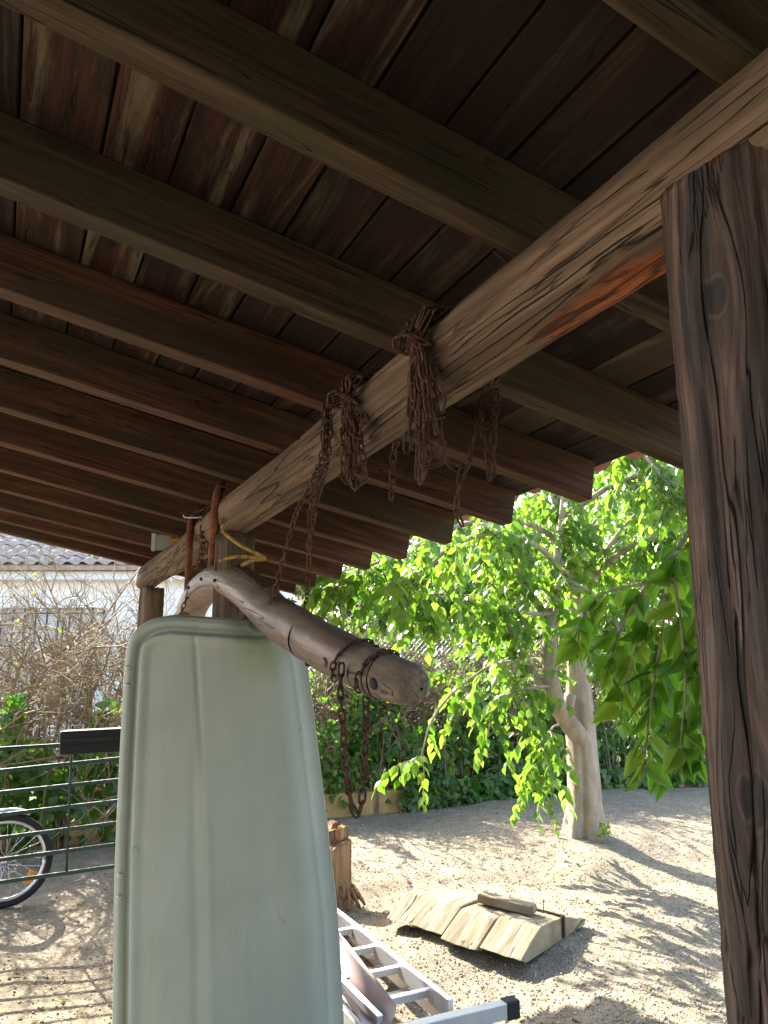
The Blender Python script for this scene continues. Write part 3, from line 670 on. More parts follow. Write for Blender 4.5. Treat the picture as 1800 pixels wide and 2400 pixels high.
# rusty bent pipes tied to the beam by the post
for (pts, lab) in (([D(456, 1290, 3.74), D(457, 1240, 3.68), D(464, 1130, 3.46), D(468, 1080, 3.42), D(474, 1058, 3.44), D(484, 1045, 3.52)], 'thick rusty bent pipe tied to the beam next to the middle post'),
                   ([D(403, 1330, 3.86), D(407, 1240, 3.86), D(411, 1150, 3.86), D(418, 1118, 3.9), D(440, 1098, 4.05)], 'rusty bent pipe hanging furthest from the middle post')):
    o = tube_obj('rusty_pipe', pts, .022 if 'thick' in lab else .019, M['pipe'], None, 12, 26); tag(o, lab, 'pipe', 'rusty pipes hung by the post')
o = tube_obj('string_tie', [D(396, 1112, 3.75), D(402, 1118, 3.75), D(440, 1117, 3.74), D(468, 1114, 3.73), D(478, 1118, 3.76), D(483, 1124, 3.8)], .004, M['white_string'], None, 6, 20); tag(o, 'white string tying the rusty pipes to the log beam', 'string')
s_ = thing('yellow_strap', D(482, 1150, 3.45), 'weathered yellow strap stretched in a triangle off the middle post', 'strap')
for pts in ([D(482, 1130, 3.36), D(484, 1150, 3.36), D(520, 1178, 3.34), D(555, 1196, 3.34), D(574, 1206, 3.34)], [D(474, 1212, 3.37), D(500, 1204, 3.36), D(535, 1203, 3.35), D(573, 1207, 3.34)], [D(522, 1222, 3.38), D(545, 1211, 3.36), D(572, 1208, 3.34)]):
    tube_obj('cord', pts, .009, M['yellow'], s_, 6, 24)
# floodlight on the far log
fl_ = thing('flood_lamp', D(375, 1175, 5.0), 'small grey floodlight fixed on the far end of the log', 'lamp')
c0 = LOG(4.98, -.075, .12)
o = new_obj('housing', box_mesh('housing', (.055, .03, .05), M['lamp']), fl_, frame(c0, unit((.95, .2, 0)), unit((-.2, .95, 0)), (0, 0, 1))); bevel(o, .006)
new_obj('glass', box_mesh('glass', (.012, .036, .055), M['lamp_glass']), fl_, frame(c0 + np.array((-.06, -.01, .0)), unit((.95, .2, 0)), unit((-.2, .95, 0)), (0, 0, 1)))
new_obj('bracket', box_mesh('bracket', (.03, .02, .045), M['orange_foam']), fl_, frame(c0 + np.array((.085, .0, -.02)), unit((.95, .2, .2)), unit((-.2, .95, 0)), unit((-.2, 0, .95))))

# ------------------------------------------------------------------ sage green moulded panel
PY = 3.13
LE = [(236, 2300), (238, 2212), (243, 1900), (251, 1700), (258, 1560), (263, 1470), (266, 1428), (271, 1395), (281, 1371), (298, 1353), (327, 1336), (373, 1327)]
RE = [(744, 2300), (740, 2212), (728, 2000), (712, 1850), (694, 1700), (677, 1560), (664, 1460), (655, 1415), (642, 1388), (622, 1362), (598, 1348), (560, 1340)]
pL = np.array([D(x, y, PY) for x, y in LE]); pR = np.array([D(x, y, PY) for x, y in RE])
pL[0, 2] = pR[0, 2] = .0
topz = max(pL[-1, 2], pR[-1, 2])
def densify(p, n):
    sm = smooth_path(p, 4000); q_ = np.r_[0, np.cumsum(np.linalg.norm(np.diff(sm, axis=0), axis=1))]; g_ = np.linspace(0, q_[-1], n)
    return np.stack([np.interp(g_, q_, sm[:, k]) for k in range(3)], -1)
oL, oR = densify(pL, 1100), densify(pR, 1100)
nrow, ncol = 210, 130
cx0 = -.62
tt = 1 - (1 - np.linspace(0, 1, nrow)) ** 1.7
GX = np.zeros((nrow, ncol)); GZ = np.zeros((nrow, ncol))
cc = .5 - .5 * np.cos(np.linspace(0, math.pi, ncol)); cc = .55 * cc + .45 * np.linspace(0, 1, ncol)
for i, t in enumerate(tt):
    zl = pL[-1, 2] * t; zr = pR[-1, 2] * t
    xl = np.interp(zl, np.maximum.accumulate(oL[:, 2]), oL[:, 0]); xr = np.interp(zr, np.maximum.accumulate(oR[:, 2]), oR[:, 0])
    GX[i] = xl + (xr - xl) * cc; GZ[i] = zl + (zr - zl) * cc
outl = np.vstack([oL[:, [0, 2]], oR[::-1][:, [0, 2]]])
top_line = np.stack([np.linspace(oL[-1, 0], oR[-1, 0], 60), np.linspace(oL[-1, 2], oR[-1, 2], 60)], -1)
left_top = np.vstack([oL[:, [0, 2]], top_line]); right_o = oR[:, [0, 2]]
pts = np.stack([GX, GZ], -1).reshape(-1, 1, 2)
def mind(pts, line):
    out = np.empty(len(pts))
    for i in range(0, len(pts), 1500): out[i:i + 1500] = np.sqrt(((pts[i:i + 1500] - line[None]) ** 2).sum(-1)).min(1)
    return out.reshape(nrow, ncol)
dl = mind(pts, left_top); dr_ = mind(pts, right_o)
sst = lambda x, a, b: (lambda t: t * t * (3 - 2 * t))(np.clip((x - a) / (b - a), 0, 1))
dep = -.022 * (1 - sst(dl, 0, .010))                                   # rounded outer lip
dep += .012 * np.exp(-((dl - .03) / .018) ** 2) - .010 * np.exp(-((dl - .060) / .009) ** 2) + .026 * sst(dl, .066, .082) - .010 * sst(dl, .09, .125)
dep += -.075 * (1 - sst(dr_, 0, .16)) ** 1.6 + .006 * np.exp(-((dr_ - .052) / .010) ** 2)
uu = (GX - GX[:, :1]) / (GX[:, -1:] - GX[:, :1])
hz = GZ / topz
dep += .022 * np.sin(math.pi * np.clip(uu, 0, 1))
dep += -.006 * np.exp(-((uu - (.40 + .10 * (1 - hz))) / .012) ** 2) * sst(hz, .62, .80) * (1 - sst(hz, .93, 1))
dep += -.005 * np.exp(-((uu - .385) / .02) ** 2) * (1 - sst(hz, .55, .75)) + .005 * np.exp(-((uu - .45) / .02) ** 2) * (1 - sst(hz, .5, .7))
dep += -.005 * np.exp(-((uu - .70) / .05) ** 2) * (1 - sst(hz, .4, .6))
px = np.array([0, 0, 0]); front = np.stack([GX - cx0, -dep, GZ], -1).reshape(-1, 3); back = np.stack([GX - cx0, np.maximum(-dep + .012, .014), GZ], -1).reshape(-1, 3)
N_ = nrow * ncol; idx = np.arange(N_).reshape(nrow, ncol)
fq = np.stack([idx[:-1, :-1], idx[:-1, 1:], idx[1:, 1:], idx[1:, :-1]], -1).reshape(-1, 4); bq = fq[:, ::-1] + N_
rim = np.r_[idx[0, :-1], idx[:-1, -1], idx[-1, :0:-1], idx[:0:-1, 0]]
rq = np.stack([np.roll(rim, -1), rim, rim + N_, np.roll(rim, -1) + N_], -1)
pan = thing('moulded_panel', (cx0, PY, 0), 'tall pale green moulded panel with rounded top standing upright', 'panel')
# it leans back a little from its foot
PM = Matrix.Translation(Vector((cx0, PY, 0)))
new_obj('shell', mesh_np('shell', np.vstack([front, back]), np.vstack([fq, bq, rq]), M['panel'], True), pan, PM)
rv = []
for (x, y) in ((272, 1443), (271, 1480), (254, 1889), (253, 1937)):
    p = D(x, y, PY); q_ = np.unravel_index(np.argmin((GX - p[0] - .013) ** 2 + (GZ - p[2]) ** 2), GX.shape)
    a_ = np.array((p[0] + .013, PY - dep[q_] - .002, p[2])); rvt = new_obj('rivet', tube_mesh('rivet', [a_ + np.array((0, .006, 0)), a_ + np.array((0, -.001, 0)), a_ + np.array((0, -.004, 0))], [.0125, .0115, .005], M['rivet'], 14), pan)

# black painted timber behind the panel and the green rail fence
ebase = P(0, 2066, 4.5)
fdir = unit([.88, .43, 0])
fence = thing('rail_fence', (-1.9, 4.6, 0), 'green painted metal fence of thin horizontal rails behind the panel', 'fence')
FA = np.array([-2.35, 4.42, 0]); 
def fpt(u, v):      # pixel onto the fence's own upright plane
    r = ray(u, v); nrm = np.array([-fdir[1], fdir[0], 0]); t = ((FA - CAM) @ nrm) / (r @ nrm); return CAM + r * t
fl0 = [(1755, 1738), (1807, 1778), (1858, 1828), (1910, 1877), (1964, 1928), (2015, 1978), (2068, 2029)]
for (v0, v1) in fl0:
    a = fpt(0, v0); b = fpt(278, v1); dz = (b - a) / np.linalg.norm((b - a)[:2]); a2 = a - dz * 1.3; b2 = b + dz * .75
    L_ = np.linalg.norm(b2 - a2); o = new_obj('rail', box_mesh('rail', (L_ / 2, .006, .011), M['green_metal']), fence, frame((a2 + b2) / 2, unit(b2 - a2), unit(np.cross((0, 0, 1), b2 - a2)), unit(np.cross(b2 - a2, np.cross((0, 0, 1), b2 - a2))))); bevel(o, .003)
    fence_b2 = b2; fence_a2 = a2
for (u0, v0, u1, v1) in ((170, 1700, 156, 2042),):
    off = np.array([fdir[1], -fdir[0], 0]) * -.012
    a = fpt(u0, v0) + off; b = fpt(u1, v1) + off; o = tube_obj('upright', [a, b], .007, M['green_metal'], fence, 6)
for b in (fence_b2, fence_a2):
    o = new_obj('post', box_mesh('post', (.025, .025, .66), M['green_metal']), fence, frame(np.array([b[0], b[1], .56]) , fdir, unit([-fdir[1], fdir[0], 0]), (0, 0, 1)))
bt = thing('black_timber', fpt(250, 1720), 'black painted timber bar sticking out behind the panel edge', 'bar')
a = P(143, 1740, 4.28); b = P(740, 1708, 4.55); d = unit(b - a); L_ = np.linalg.norm(b - a)
o = new_obj('bar', box_mesh('bar', (L_ / 2, .045, .062), M['black_wood']), bt, frame((a + b) / 2, d, unit(np.cross((0, 0, 1), d)), unit(np.cross(d, np.cross((0, 0, 1), d))))); bevel(o, .012, 3)
o = new_obj('stand', box_mesh('stand', (.035, .035, .5), M['black_wood']), bt, Matrix.Translation(Vector(((a * .45 + b * .55)[0], (a * .45 + b * .55)[1], .49))))

# ------------------------------------------------------------------ bicycle, mostly out of the frame
WC = P(12, 2003, 5.15); WR = .285; WC[2] = WR + float(gz(WC[0], WC[1])); wd_ = unit([.9, .3, 0]); wn = np.array([-wd_[1], wd_[0], 0])
bike = thing('bicycle', (WC[0] - .5, WC[1], 0), 'small bicycle with silver rim and orange spoke reflector behind the green fence', 'bicycle')
def ring(c, r, tr, mat, name, parent, sides=8, n=48):
    pts = np.array([c + r * (wd_ * math.cos(a) + np.array((0, 0, 1)) * math.sin(a)) for a in np.linspace(0, 2 * math.pi, n)]); return tube_obj(name, pts, tr, mat, parent, sides)
def wheel(c):
    wh = new_obj('wheel', tube_mesh('wheel', [c - wn * .04, c + wn * .04], .018, M['chrome'], 12), bike)
    ring(c, WR - .02, .021, M['rubber'], 'tyre', wh, 10); ring(c, WR - .047, .013, M['chrome'], 'rim', wh, 8)
    sp = []
    for i in range(28):
        a = 2 * math.pi * i / 28; s = (-1) ** i; hub = c + wn * .03 * s + .016 * (wd_ * math.cos(a + 1.3 * s) + np.array((0, 0, 1)) * math.sin(a + 1.3 * s)); e = c + (WR - .05) * (wd_ * math.cos(a) + np.array((0, 0, 1)) * math.sin(a)); sp.append([hub, e])
        new_obj('spoke', tube_mesh('spoke', [hub, e], .0016, M['chrome'], 5), wh)
    return wh
wh = wheel(WC)
a = -.62; rp = WC + .19 * (wd_ * math.cos(a) + np.array((0, 0, 1)) * math.sin(a)); rd = unit(wd_ * math.cos(a + 1.75) + np.array((0, 0, 1)) * math.sin(a + 1.75)); ru = np.cross(rd, wn)
o = new_obj('reflector', box_mesh('reflector', (.043, .009, .020), M['reflector']), wh, frame(rp - wn * .012, rd, wn, ru)); bevel(o, .012, 3)
# mudguard arch
mg = np.array([WC + (WR + .028) * (wd_ * math.cos(a) + np.array((0, 0, 1)) * math.sin(a)) for a in np.linspace(rad(65), rad(170), 20)])
Vb, Fb = [], []
for p in mg:
    rdv = unit(p - WC)
    for k, (h, l) in enumerate(((-.028, -.012), (-.018, .004), (0, .009), (.018, .004), (.028, -.012))): Vb.append(p + wn * h + rdv * l)
    for k, (h, l) in enumerate(((-.026, -.014), (-.017, .001), (0, .006), (.017, .001), (.026, -.014))): Vb.append(p + wn * h + rdv * l)
for i in range(19):
    for k in range(4): Fb += [(i * 10 + k, i * 10 + k + 1, i * 10 + 11 + k, i * 10 + 10 + k), (i * 10 + 6 + k, i * 10 + 5 + k, i * 10 + 15 + k, i * 10 + 16 + k)]
new_obj('mudguard', mesh_py('mudguard', Vb, Fb, M['mudguard'], True), bike)
W2 = WC - wd_ * .86; W2[2] = WR + float(gz(W2[0], W2[1])); wheel(W2)
up = np.array((0, 0, 1.)); bb = WC - wd_ * .36 + up * -.02; seat = WC - wd_ * .28 + up * .42; head = WC - wd_ * .74 + up * .40
for pts in ([WC, bb], [WC, seat - up * .08], [bb, seat], [bb, head - up * .08], [seat - up * .1, head], [head + up * .12, W2]): tube_obj('frame_tube', [pts[0] + wn * .0, pts[1]], .013, M['bike_frame'], bike, 8)
tube_obj('handlebar', [head + up * .18 + wn * .25, head + up * .14, head + up * .18 - wn * .25], .011, M['bike_frame'], bike, 8, 12)
o = new_obj('saddle', box_mesh('saddle', (.11, .06, .025), M['rubber']), bike, frame(seat + up * .05, wd_, wn, up)); bevel(o, .02, 3)
tube_obj('stay', [WC + wn * .05, WC + wn * .05 - wd_ * .12 - up * .1, WC + wn * .07 - wd_ * .1 - up * .29], .006, M['bike_frame'], bike, 6)

# ------------------------------------------------------------------ stump
st = P(815, 2110, 5.3); st = np.array([-.345, 5.38, 0])
stump = thing('tree_stump', st, 'split tan tree stump beside the green panel', 'stump')
def stump_piece(name, cx, cy, r, h, jag, tilt=(0, 0), flare=.3, a_rng=None):
    seg, sides = 16, 36; Vb, Fb = [], []
    ph = rng.random(4) * 6
    for i in range(seg + 1):
        t = i / seg
        for j in range(sides):
            a = 2 * math.pi * j / sides
            rr_ = r * (1 + .09 * math.sin(2 * a + ph[0]) + .06 * math.sin(5 * a + ph[1]) + .035 * math.sin(11 * a + ph[2]) + flare * (1 - t) ** 5 * (1 + .5 * math.sin(4 * a + ph[3])))
            top = h * (1 + jag * math.sin(3 * a + ph[3]) + rng.normal() * .012) + tilt[0] * math.cos(a) * r + tilt[1] * math.sin(a) * r
            Vb.append((cx + rr_ * math.cos(a), cy + rr_ * math.sin(a), -.06 + (top + .06) * t))
    for i in range(seg):
        for j in range(sides): Fb.append((i * sides + j, i * sides + (j + 1) % sides, (i + 1) * sides + (j + 1) % sides, (i + 1) * sides + j))
    c = len(Vb); Vb.append((cx, cy, h * .93)); base = seg * sides
    ring2 = []
    for j in range(sides):
        a = 2 * math.pi * j / sides; ring2.append(len(Vb)); Vb.append((cx + r * .55 * math.cos(a), cy + r * .55 * math.sin(a), h * (.97 + rng.normal() * .025)))
    for j in range(sides):
        k = (j + 1) % sides; Fb += [(base + j, base + k, ring2[k], ring2[j]), (ring2[j], ring2[k], c)]
    me = mesh_py(name, Vb, Fb, M['stump'], True)
    for p in me.polygons[seg * sides:]: p.use_smooth = False
    return new_obj(name, me, stump, Matrix.Translation(Vector(st)))
stump_piece('front_half', .0, -.04, .13, .34, .06, (.1, .0), .25)
stump_piece('rear_half', -.03, .15, .12, .41, .03, (.0, .0), .15)
for i in range(5):
    a = -.6 + i * .55 + rng.normal() * .1; p0 = st + np.array((math.cos(a) * .13, math.sin(a) * .12 - .02, .07)); p2 = st + np.array((math.cos(a) * .22, math.sin(a) * .2, -.05))
    new_obj('root', tube_mesh('root', [p0, (p0 + p2) / 2 + np.array((0, 0, .005)), p2], [.022, .016, .008], M['stump'], 8, 10), stump)

# ------------------------------------------------------------------ old threshing sledge of thick planks
SQ = np.array([.72, 4.20, .0]); sy_ = unit([.62, .76, 0]); sx_ = unit([-.76, .62, .0])
sl = thing('plank_sledge', (SQ + .4 * sx_ + .35 * sy_) * np.array((1, 1, 0)), 'weathered sledge of thick planks with sloping front ends lying on gravel', 'sledge')
tilt_x = .06
def SLP(a, b, c): return SQ + sx_ * a + sy_ * b + np.array((0, 0, c + .015 + a * tilt_x * .35))
aa = 0
for i, wdt in enumerate((.26, .24, .22, .2)):
    jl = (0, -.02, .015, .03)[i]; jz = (0, -.008, .002, -.012)[i]
    prof = [(-.005 + jl, .012), (.02 + jl, .0), (.70 - .02 * i, .0), (.74, .05), (.71, .075), (.26 + jl, .125), (.19 + jl, .122), (.01 + jl, .022)]
    prof = [(-.03 + jl, .035), (.03 + jl, .012), (.72 - .02 * i, .012), (.75 - .02 * i, .035), (.47, .125), (.20 + jl, .138), (.17 + jl, .134)]
    a0, a1 = aa + .005, aa + wdt - .006; Vb = []; nseg = 5
    for k in range(nseg + 1):
        a = a0 + (a1 - a0) * k / nseg
        for (b, c) in prof: Vb.append(SLP(a, b + rng.normal() * .0015, c + jz + rng.normal() * .002) - SQ)
    m_ = len(prof); Fb = [tuple(range(m_)), tuple(range(nseg * m_, (nseg + 1) * m_))[::-1]]
    for k in range(nseg):
        for j in range(m_): Fb.append((k * m_ + j, (k + 1) * m_ + j, (k + 1) * m_ + (j + 1) % m_, k * m_ + (j + 1) % m_))
    R3 = frame(SQ, sy_, -sx_, (0, 0, 1)); inv3 = np.array(R3.inverted())[:3, :3]
    o = new_obj('plank', mesh_py('plank', [inv3 @ np.asarray(v) for v in Vb], Fb, M['sledge']), sl, R3); bevel(o, .006, 2)
    aa += wdt
def sl_box(name, a, b, c, ha, hb, hc, mat, yaw=0, bev=.006):
    p = SLP(a, b, c); d = unit(sx_ * math.cos(yaw) + sy_ * math.sin(yaw) + np.array((0, 0, tilt_x * .35))); e = unit(np.cross((0, 0, 1), d)); u_ = np.cross(d, e)
    o = new_obj(name, box_mesh(name, (ha, hb, hc), mat), sl, frame(p, d, e, u_)); bevel(o, bev); return o
sl_box('batten', .30, .34, .160, .17, .04, .024, M['sledge'], -.05)
sl_box('iron_strap', -.0035, .44, .078, .003, .012, .054, M['nail'], 0, .001)
sl_box('iron_strap', .12, .44, .134, .13, .008, .004, M['nail'], 0, .001)
for (a, b) in ((.16, .40), (.12, .44), (.3, .38)):
    p = SLP(a, b, .125); new_obj('nail', tube_mesh('nail', [p, p + np.array((.004, 0, .07))], .0025, M['nail'], 6), sl)

# ------------------------------------------------------------------ aluminium ladder and gutter length
lad = thing('ladder', (.1, 4.2, 0), 'aluminium ladder lying on the ground with a black capped foot bar', 'ladder')
LA = HZ(1100, 2374, .13); ld = HZ(800, 2138, .13) - LA; ld[2] = 0; ld = unit(ld); LA[2] = .045; ln_ = np.array([ld[1], -ld[0], 0]) * -1   # sideways to the left/near
ln_ = unit(np.cross((0, 0, 1), ld)); 
LW = .40; LLEN = 2.3
def rail_box(name, a, b, w_, h_, mat, bev=.003):
    d = unit(b - a); L_ = np.linalg.norm(b - a); e = unit(np.cross((0, 0, 1), d)); u_ = np.cross(d, e)
    o = new_obj(name, box_mesh(name, (L_ / 2, w_ / 2, h_ / 2), mat), lad, frame((a + b) / 2, d, e, u_)); bevel(o, bev); return o
Z1 = np.array((0, 0, 1.))
for lvl, dz_, wshift in ((0, .0, 0), (1, .072, .035)):
    W_ = LW - 2 * wshift; o0 = LA + ln_ * wshift + Z1 * dz_ + ld * (.0 if lvl == 0 else .09)
    rail_box('rail', o0, o0 + ld * LLEN, .028, .075, M['alu']); rail_box('rail', o0 + ln_ * W_, o0 + ln_ * W_ + ld * LLEN, .028, .075, M['alu'])
    k = .18
    while k < LLEN:
        rail_box('rung', o0 + ld * k + ln_ * .012, o0 + ld * k + ln_ * (W_ - .012), .032, .03, M['alu_in']); k += .28
fb0 = LA + ld * .02 - ln_ * .20 + Z1 * .056; fb1 = LA + ld * .02 + ln_ * (LW + .22) + Z1 * .056
rail_box('foot_bar', fb0, fb1, .05, .062, M['alu_in'])
for a, b in ((fb0, fb0 - ln_ * .05), (fb1, fb1 + ln_ * .05)):
    cp = rail_box('rubber_cap', a + (a - b) * .3, b, .06, .072, M['rubber'], .006)
gd = unit(ld + ln_ * -.12); g0 = HZ(885, 2362, .20)
Vb, Fb = [], []; gl = 1.8; sgs = 10
ge = unit(np.cross((0, 0, 1), gd))
for r_ in (.082, .078):
    for t in (0, gl):
        for j in range(sgs + 1):
            a = math.pi * j / sgs; Vb.append(g0 + gd * t + ge * r_ * math.cos(a) + Z1 * (-r_ * math.sin(a)))
s1 = sgs + 1
for j in range(sgs):
    Fb += [(j, j + 1, s1 + j + 1, s1 + j), (2 * s1 + j + 1, 2 * s1 + j, 3 * s1 + j, 3 * s1 + j + 1), (j + 1, j, 2 * s1 + j, 2 * s1 + j + 1), (s1 + j, s1 + j + 1, 3 * s1 + j + 1, 3 * s1 + j)]
Fb += [(0, s1, 3 * s1, 2 * s1), (sgs, 2 * s1 + sgs, 3 * s1 + sgs, s1 + sgs)]
o = new_obj('gutter', mesh_py('gutter', Vb, Fb, M['gutter'], True)); tag(o, 'pinkish half round gutter length lying on the ladder', 'gutter')

# ------------------------------------------------------------------ kerb, wire fence
KP = [np.array(q_) for q_ in ((-6.5, 4.3), (-2.64, 6.6), (-.6, 7.95), (2.52, 9.25), (6.5, 10.6))]
def kerb_pt(t):       # t in metres along the kerb
    for a, b in zip(KP[:-1], KP[1:]):
        L_ = np.linalg.norm(b - a)
        if t <= L_: return a + (b - a) * t / L_, (b - a) / L_
        t -= L_
    return KP[-1], (KP[-1] - KP[-2]) / np.linalg.norm(KP[-1] - KP[-2])
KL = sum(np.linalg.norm(b - a) for a, b in zip(KP[:-1], KP[1:]))
kerb = thing('kerb', (-.6, 8, 0), 'low yellow block kerb along the foot of the ivy hedge', 'kerb', kind='structure')
t = 0
while t < KL - .5:
    a, _ = kerb_pt(t + .004); b, _ = kerb_pt(t + .496); d = unit(np.r_[b - a, 0]); c = np.r_[(a + b) / 2, .075 + rng.normal() * .006]
    o = new_obj('kerb_block', box_mesh('kerb_block', (np.linalg.norm(b - a) / 2, .06, .115), M['kerb']), kerb, frame(c, d, unit(np.cross((0, 0, 1), d)), (0, 0, 1))); bevel(o, .006); t += .5
wf = thing('wire_fence', (-2, 7.6, 0), 'galvanised chain link fence behind the shrubs', 'fence')
polys = []; H_ = 1.75; stp = .065; off = .9
def kp3(t, z):
    p, d = kerb_pt(min(max(t, 0), KL)); return np.array([p[0] - d[1] * off, p[1] + d[0] * off, z])
t = 2.0
while t < KL - 2:
    for sgn in (1, -1):
        zs = np.linspace(.05, H_, 4); polys.append([kp3(t + sgn * (z - .05) + (H_ if sgn < 0 else 0), z) for z in zs])
    t += stp
V, f = tubes(np.array(polys), np.full((len(polys), 4), .0016), 3)
o = new_obj('wire_mesh', mesh_np('wire_mesh', V, f, M['wire']), wf); tag(o, kind='stuff')
t = 1.0
while t < KL:
    new_obj('post', tube_mesh('post', [kp3(t, -.1), kp3(t, H_ + .05)], .022, M['wire'], 10), wf); t += 2.4

# ------------------------------------------------------------------ shrubs without leaves
def shrub_polys(base, height, nstem, spread, depth=4, dens=1.0, tangle=.35, upb=.5):
    out = []        # list of (points(4,3), r0, r1, level)
    def grow(p, d, L_, r, lev):
        pts = [p]; dd = d.copy()
        for i in range(3):
            dd = unit(dd + rng.normal(size=3) * tangle * (.6 if lev == 0 else 1) + np.array((0, 0, .10 * upb))); pts.append(pts[-1] + dd * L_ / 3)
        out.append((np.array(pts), r, r * .55, lev))
        if lev >= depth: return
        nb = int(rng.integers(2, 4) * dens) + (1 if lev in (1, 2) else 0)
        for b in range(nb):
            k = rng.random() * .75 + .25 if lev else rng.random() * .45 + .55; i = min(int(k * 3), 2); q_ = pts[i] * (1 - (k * 3 - i)) + pts[i + 1] * (k * 3 - i)
            nd = unit(dd + rng.normal(size=3) * .62 + np.array((0, 0, upb * .35))); grow(q_, nd, L_ * (.5 + .28 * rng.random()), r * .58, lev + 1)
    for i in range(nstem):
        a = rng.random() * 2 * math.pi; lean = spread * rng.random(); p = np.array(base) + np.array((math.cos(a), math.sin(a), 0)) * .10 * rng.random() * 1.5
        grow(p, unit((math.cos(a) * lean, math.sin(a) * lean, 1)), height * (.42 + .2 * rng.random()), .014 + .016 * rng.random(), 0)
    return out
LEAF_S = np.array([(0, 0, 0), (-.3, .35, .05), (.3, .35, .05), (0, 1, -.05)]); LEAF_SF = np.array([(0, 1, 3), (0, 3, 2)])
def shrub(name, base, height, nstem, spread, label, group, mat, depth=4, dens=1., tangle=.35, leaves=60, leafmat='spring', upb=.5, ls=.035):
    th = thing(name, base, label, 'shrub', group); P_ = shrub_polys(base, height, nstem, spread, depth, dens, tangle, upb)
    for q_ in P_:
        if q_[3] == 0: new_obj('stem', tube_mesh('stem', q_[0], [q_[1], q_[2]], mat, 7, 8), th)
    tw = [q_ for q_ in P_ if q_[3] > 0]
    if tw:
        pts = np.array([q_[0] for q_ in tw]); rr_ = np.array([np.linspace(q_[1], q_[2], 4) for q_ in tw]); rr_ = np.maximum(rr_, .0018)
        V, f = tubes(pts, rr_, 3); o = new_obj('twigs', mesh_np('twigs', V, f, mat), th); tag(o, kind='stuff')
        if leaves:
            ends = pts[[i for i, q_ in enumerate(tw) if q_[3] >= 2]][:, 3]; sel = rng.integers(0, len(ends), leaves); cl = ends[sel] + rng.normal(size=(leaves, 3)) * .02
            B = rot_basis(rng.normal(size=(leaves, 3)) + np.array((0, 0, .2)), rng.normal(size=(leaves, 3))); sz = ls * (.6 + .8 * rng.random(leaves))
            o = new_obj('leaves', scatter_mesh('leaves', LEAF_S, LEAF_SF, cl, B * sz[:, None, None], M[leafmat], rng.random(leaves)), th); tag(o, kind='stuff')
    return th
def kerb_base(x, back):       # a spot behind the kerb at a given image column
    best = None
    for t in np.arange(0, KL, .05):
        p, d = kerb_pt(t); q_ = np.array([p[0] - d[1] * back, p[1] + d[0] * back]); u = 900 + F * q_[0] / (q_[1] * math.cos(PITCH) - 1.0 * math.sin(PITCH))
        e = abs(u - x * 1.085)
        if best is None or e < best[0]: best = (e, q_)
    return (best[1][0], best[1][1], -.02)
LB = ['bare twiggy shrub at the left picture edge before the white house', 'bare shrub with pale bent stems next to the picture edge', 'bare many stemmed shrub before the barred window', 'tangled bare shrub below the tiled roof', 'bare shrub just left of the far porch post', 'bare shrub behind the far porch post']
for i, (x, h, ns_, dn_, bk) in enumerate(((-70, 2.6, 7, 1., .62), (15, 2.6, 8, 1., .55), (85, 2.65, 8, 1., .68), (155, 2.55, 8, 1., .55), (230, 2.5, 7, 1., .62), (400, 2.3, 7, 1., .6))):
    shrub('bare_shrub', kerb_base(x, bk), h, ns_, .42, LB[i], 'bare shrubs along the kerb', M['twig'], 4, dn_, .42, 45, 'spring', .5)
LB2 = ['brown twiggy hedge shrub seen just right of the green panel', 'brown twiggy hedge shrub behind the hanging chain loop', 'brown twiggy hedge shrub under the tip of the yoke', 'brown twiggy hedge shrub between yoke tip and tree', 'brown twiggy hedge shrub close behind the tree fork', 'brown twiggy hedge shrub behind the tree trunk', 'brown twiggy hedge shrub behind the hanging leaves', 'brown twiggy hedge shrub next to the dark near post']
LB2 += ['brown twiggy hedge shrub in the second row behind the chain loop', 'brown twiggy hedge shrub in the second row beyond the yoke tip', 'brown twiggy hedge shrub in the second row midway to the tree', 'brown twiggy hedge shrub in the second row left of the tree limbs', 'brown twiggy hedge shrub in the second row past the trunk']
for i, (x, bk) in enumerate(((700, .5), (770, .62), (850, .5), (940, .62), (1040, .5), (1150, .6), (1330, .55), (1480, .6), (735, 1.25), (895, 1.25), (990, 1.3), (1095, 1.25), (1240, 1.3))):
    shrub('hedge_shrub', kerb_base(x, bk), 1.95 + .2 * rng.random(), 9, .45, LB2[i], 'brown hedge shrubs beyond the kerb', M['twig2'], 4, 1.3, .36, 320, 'leaf', .5, .075)

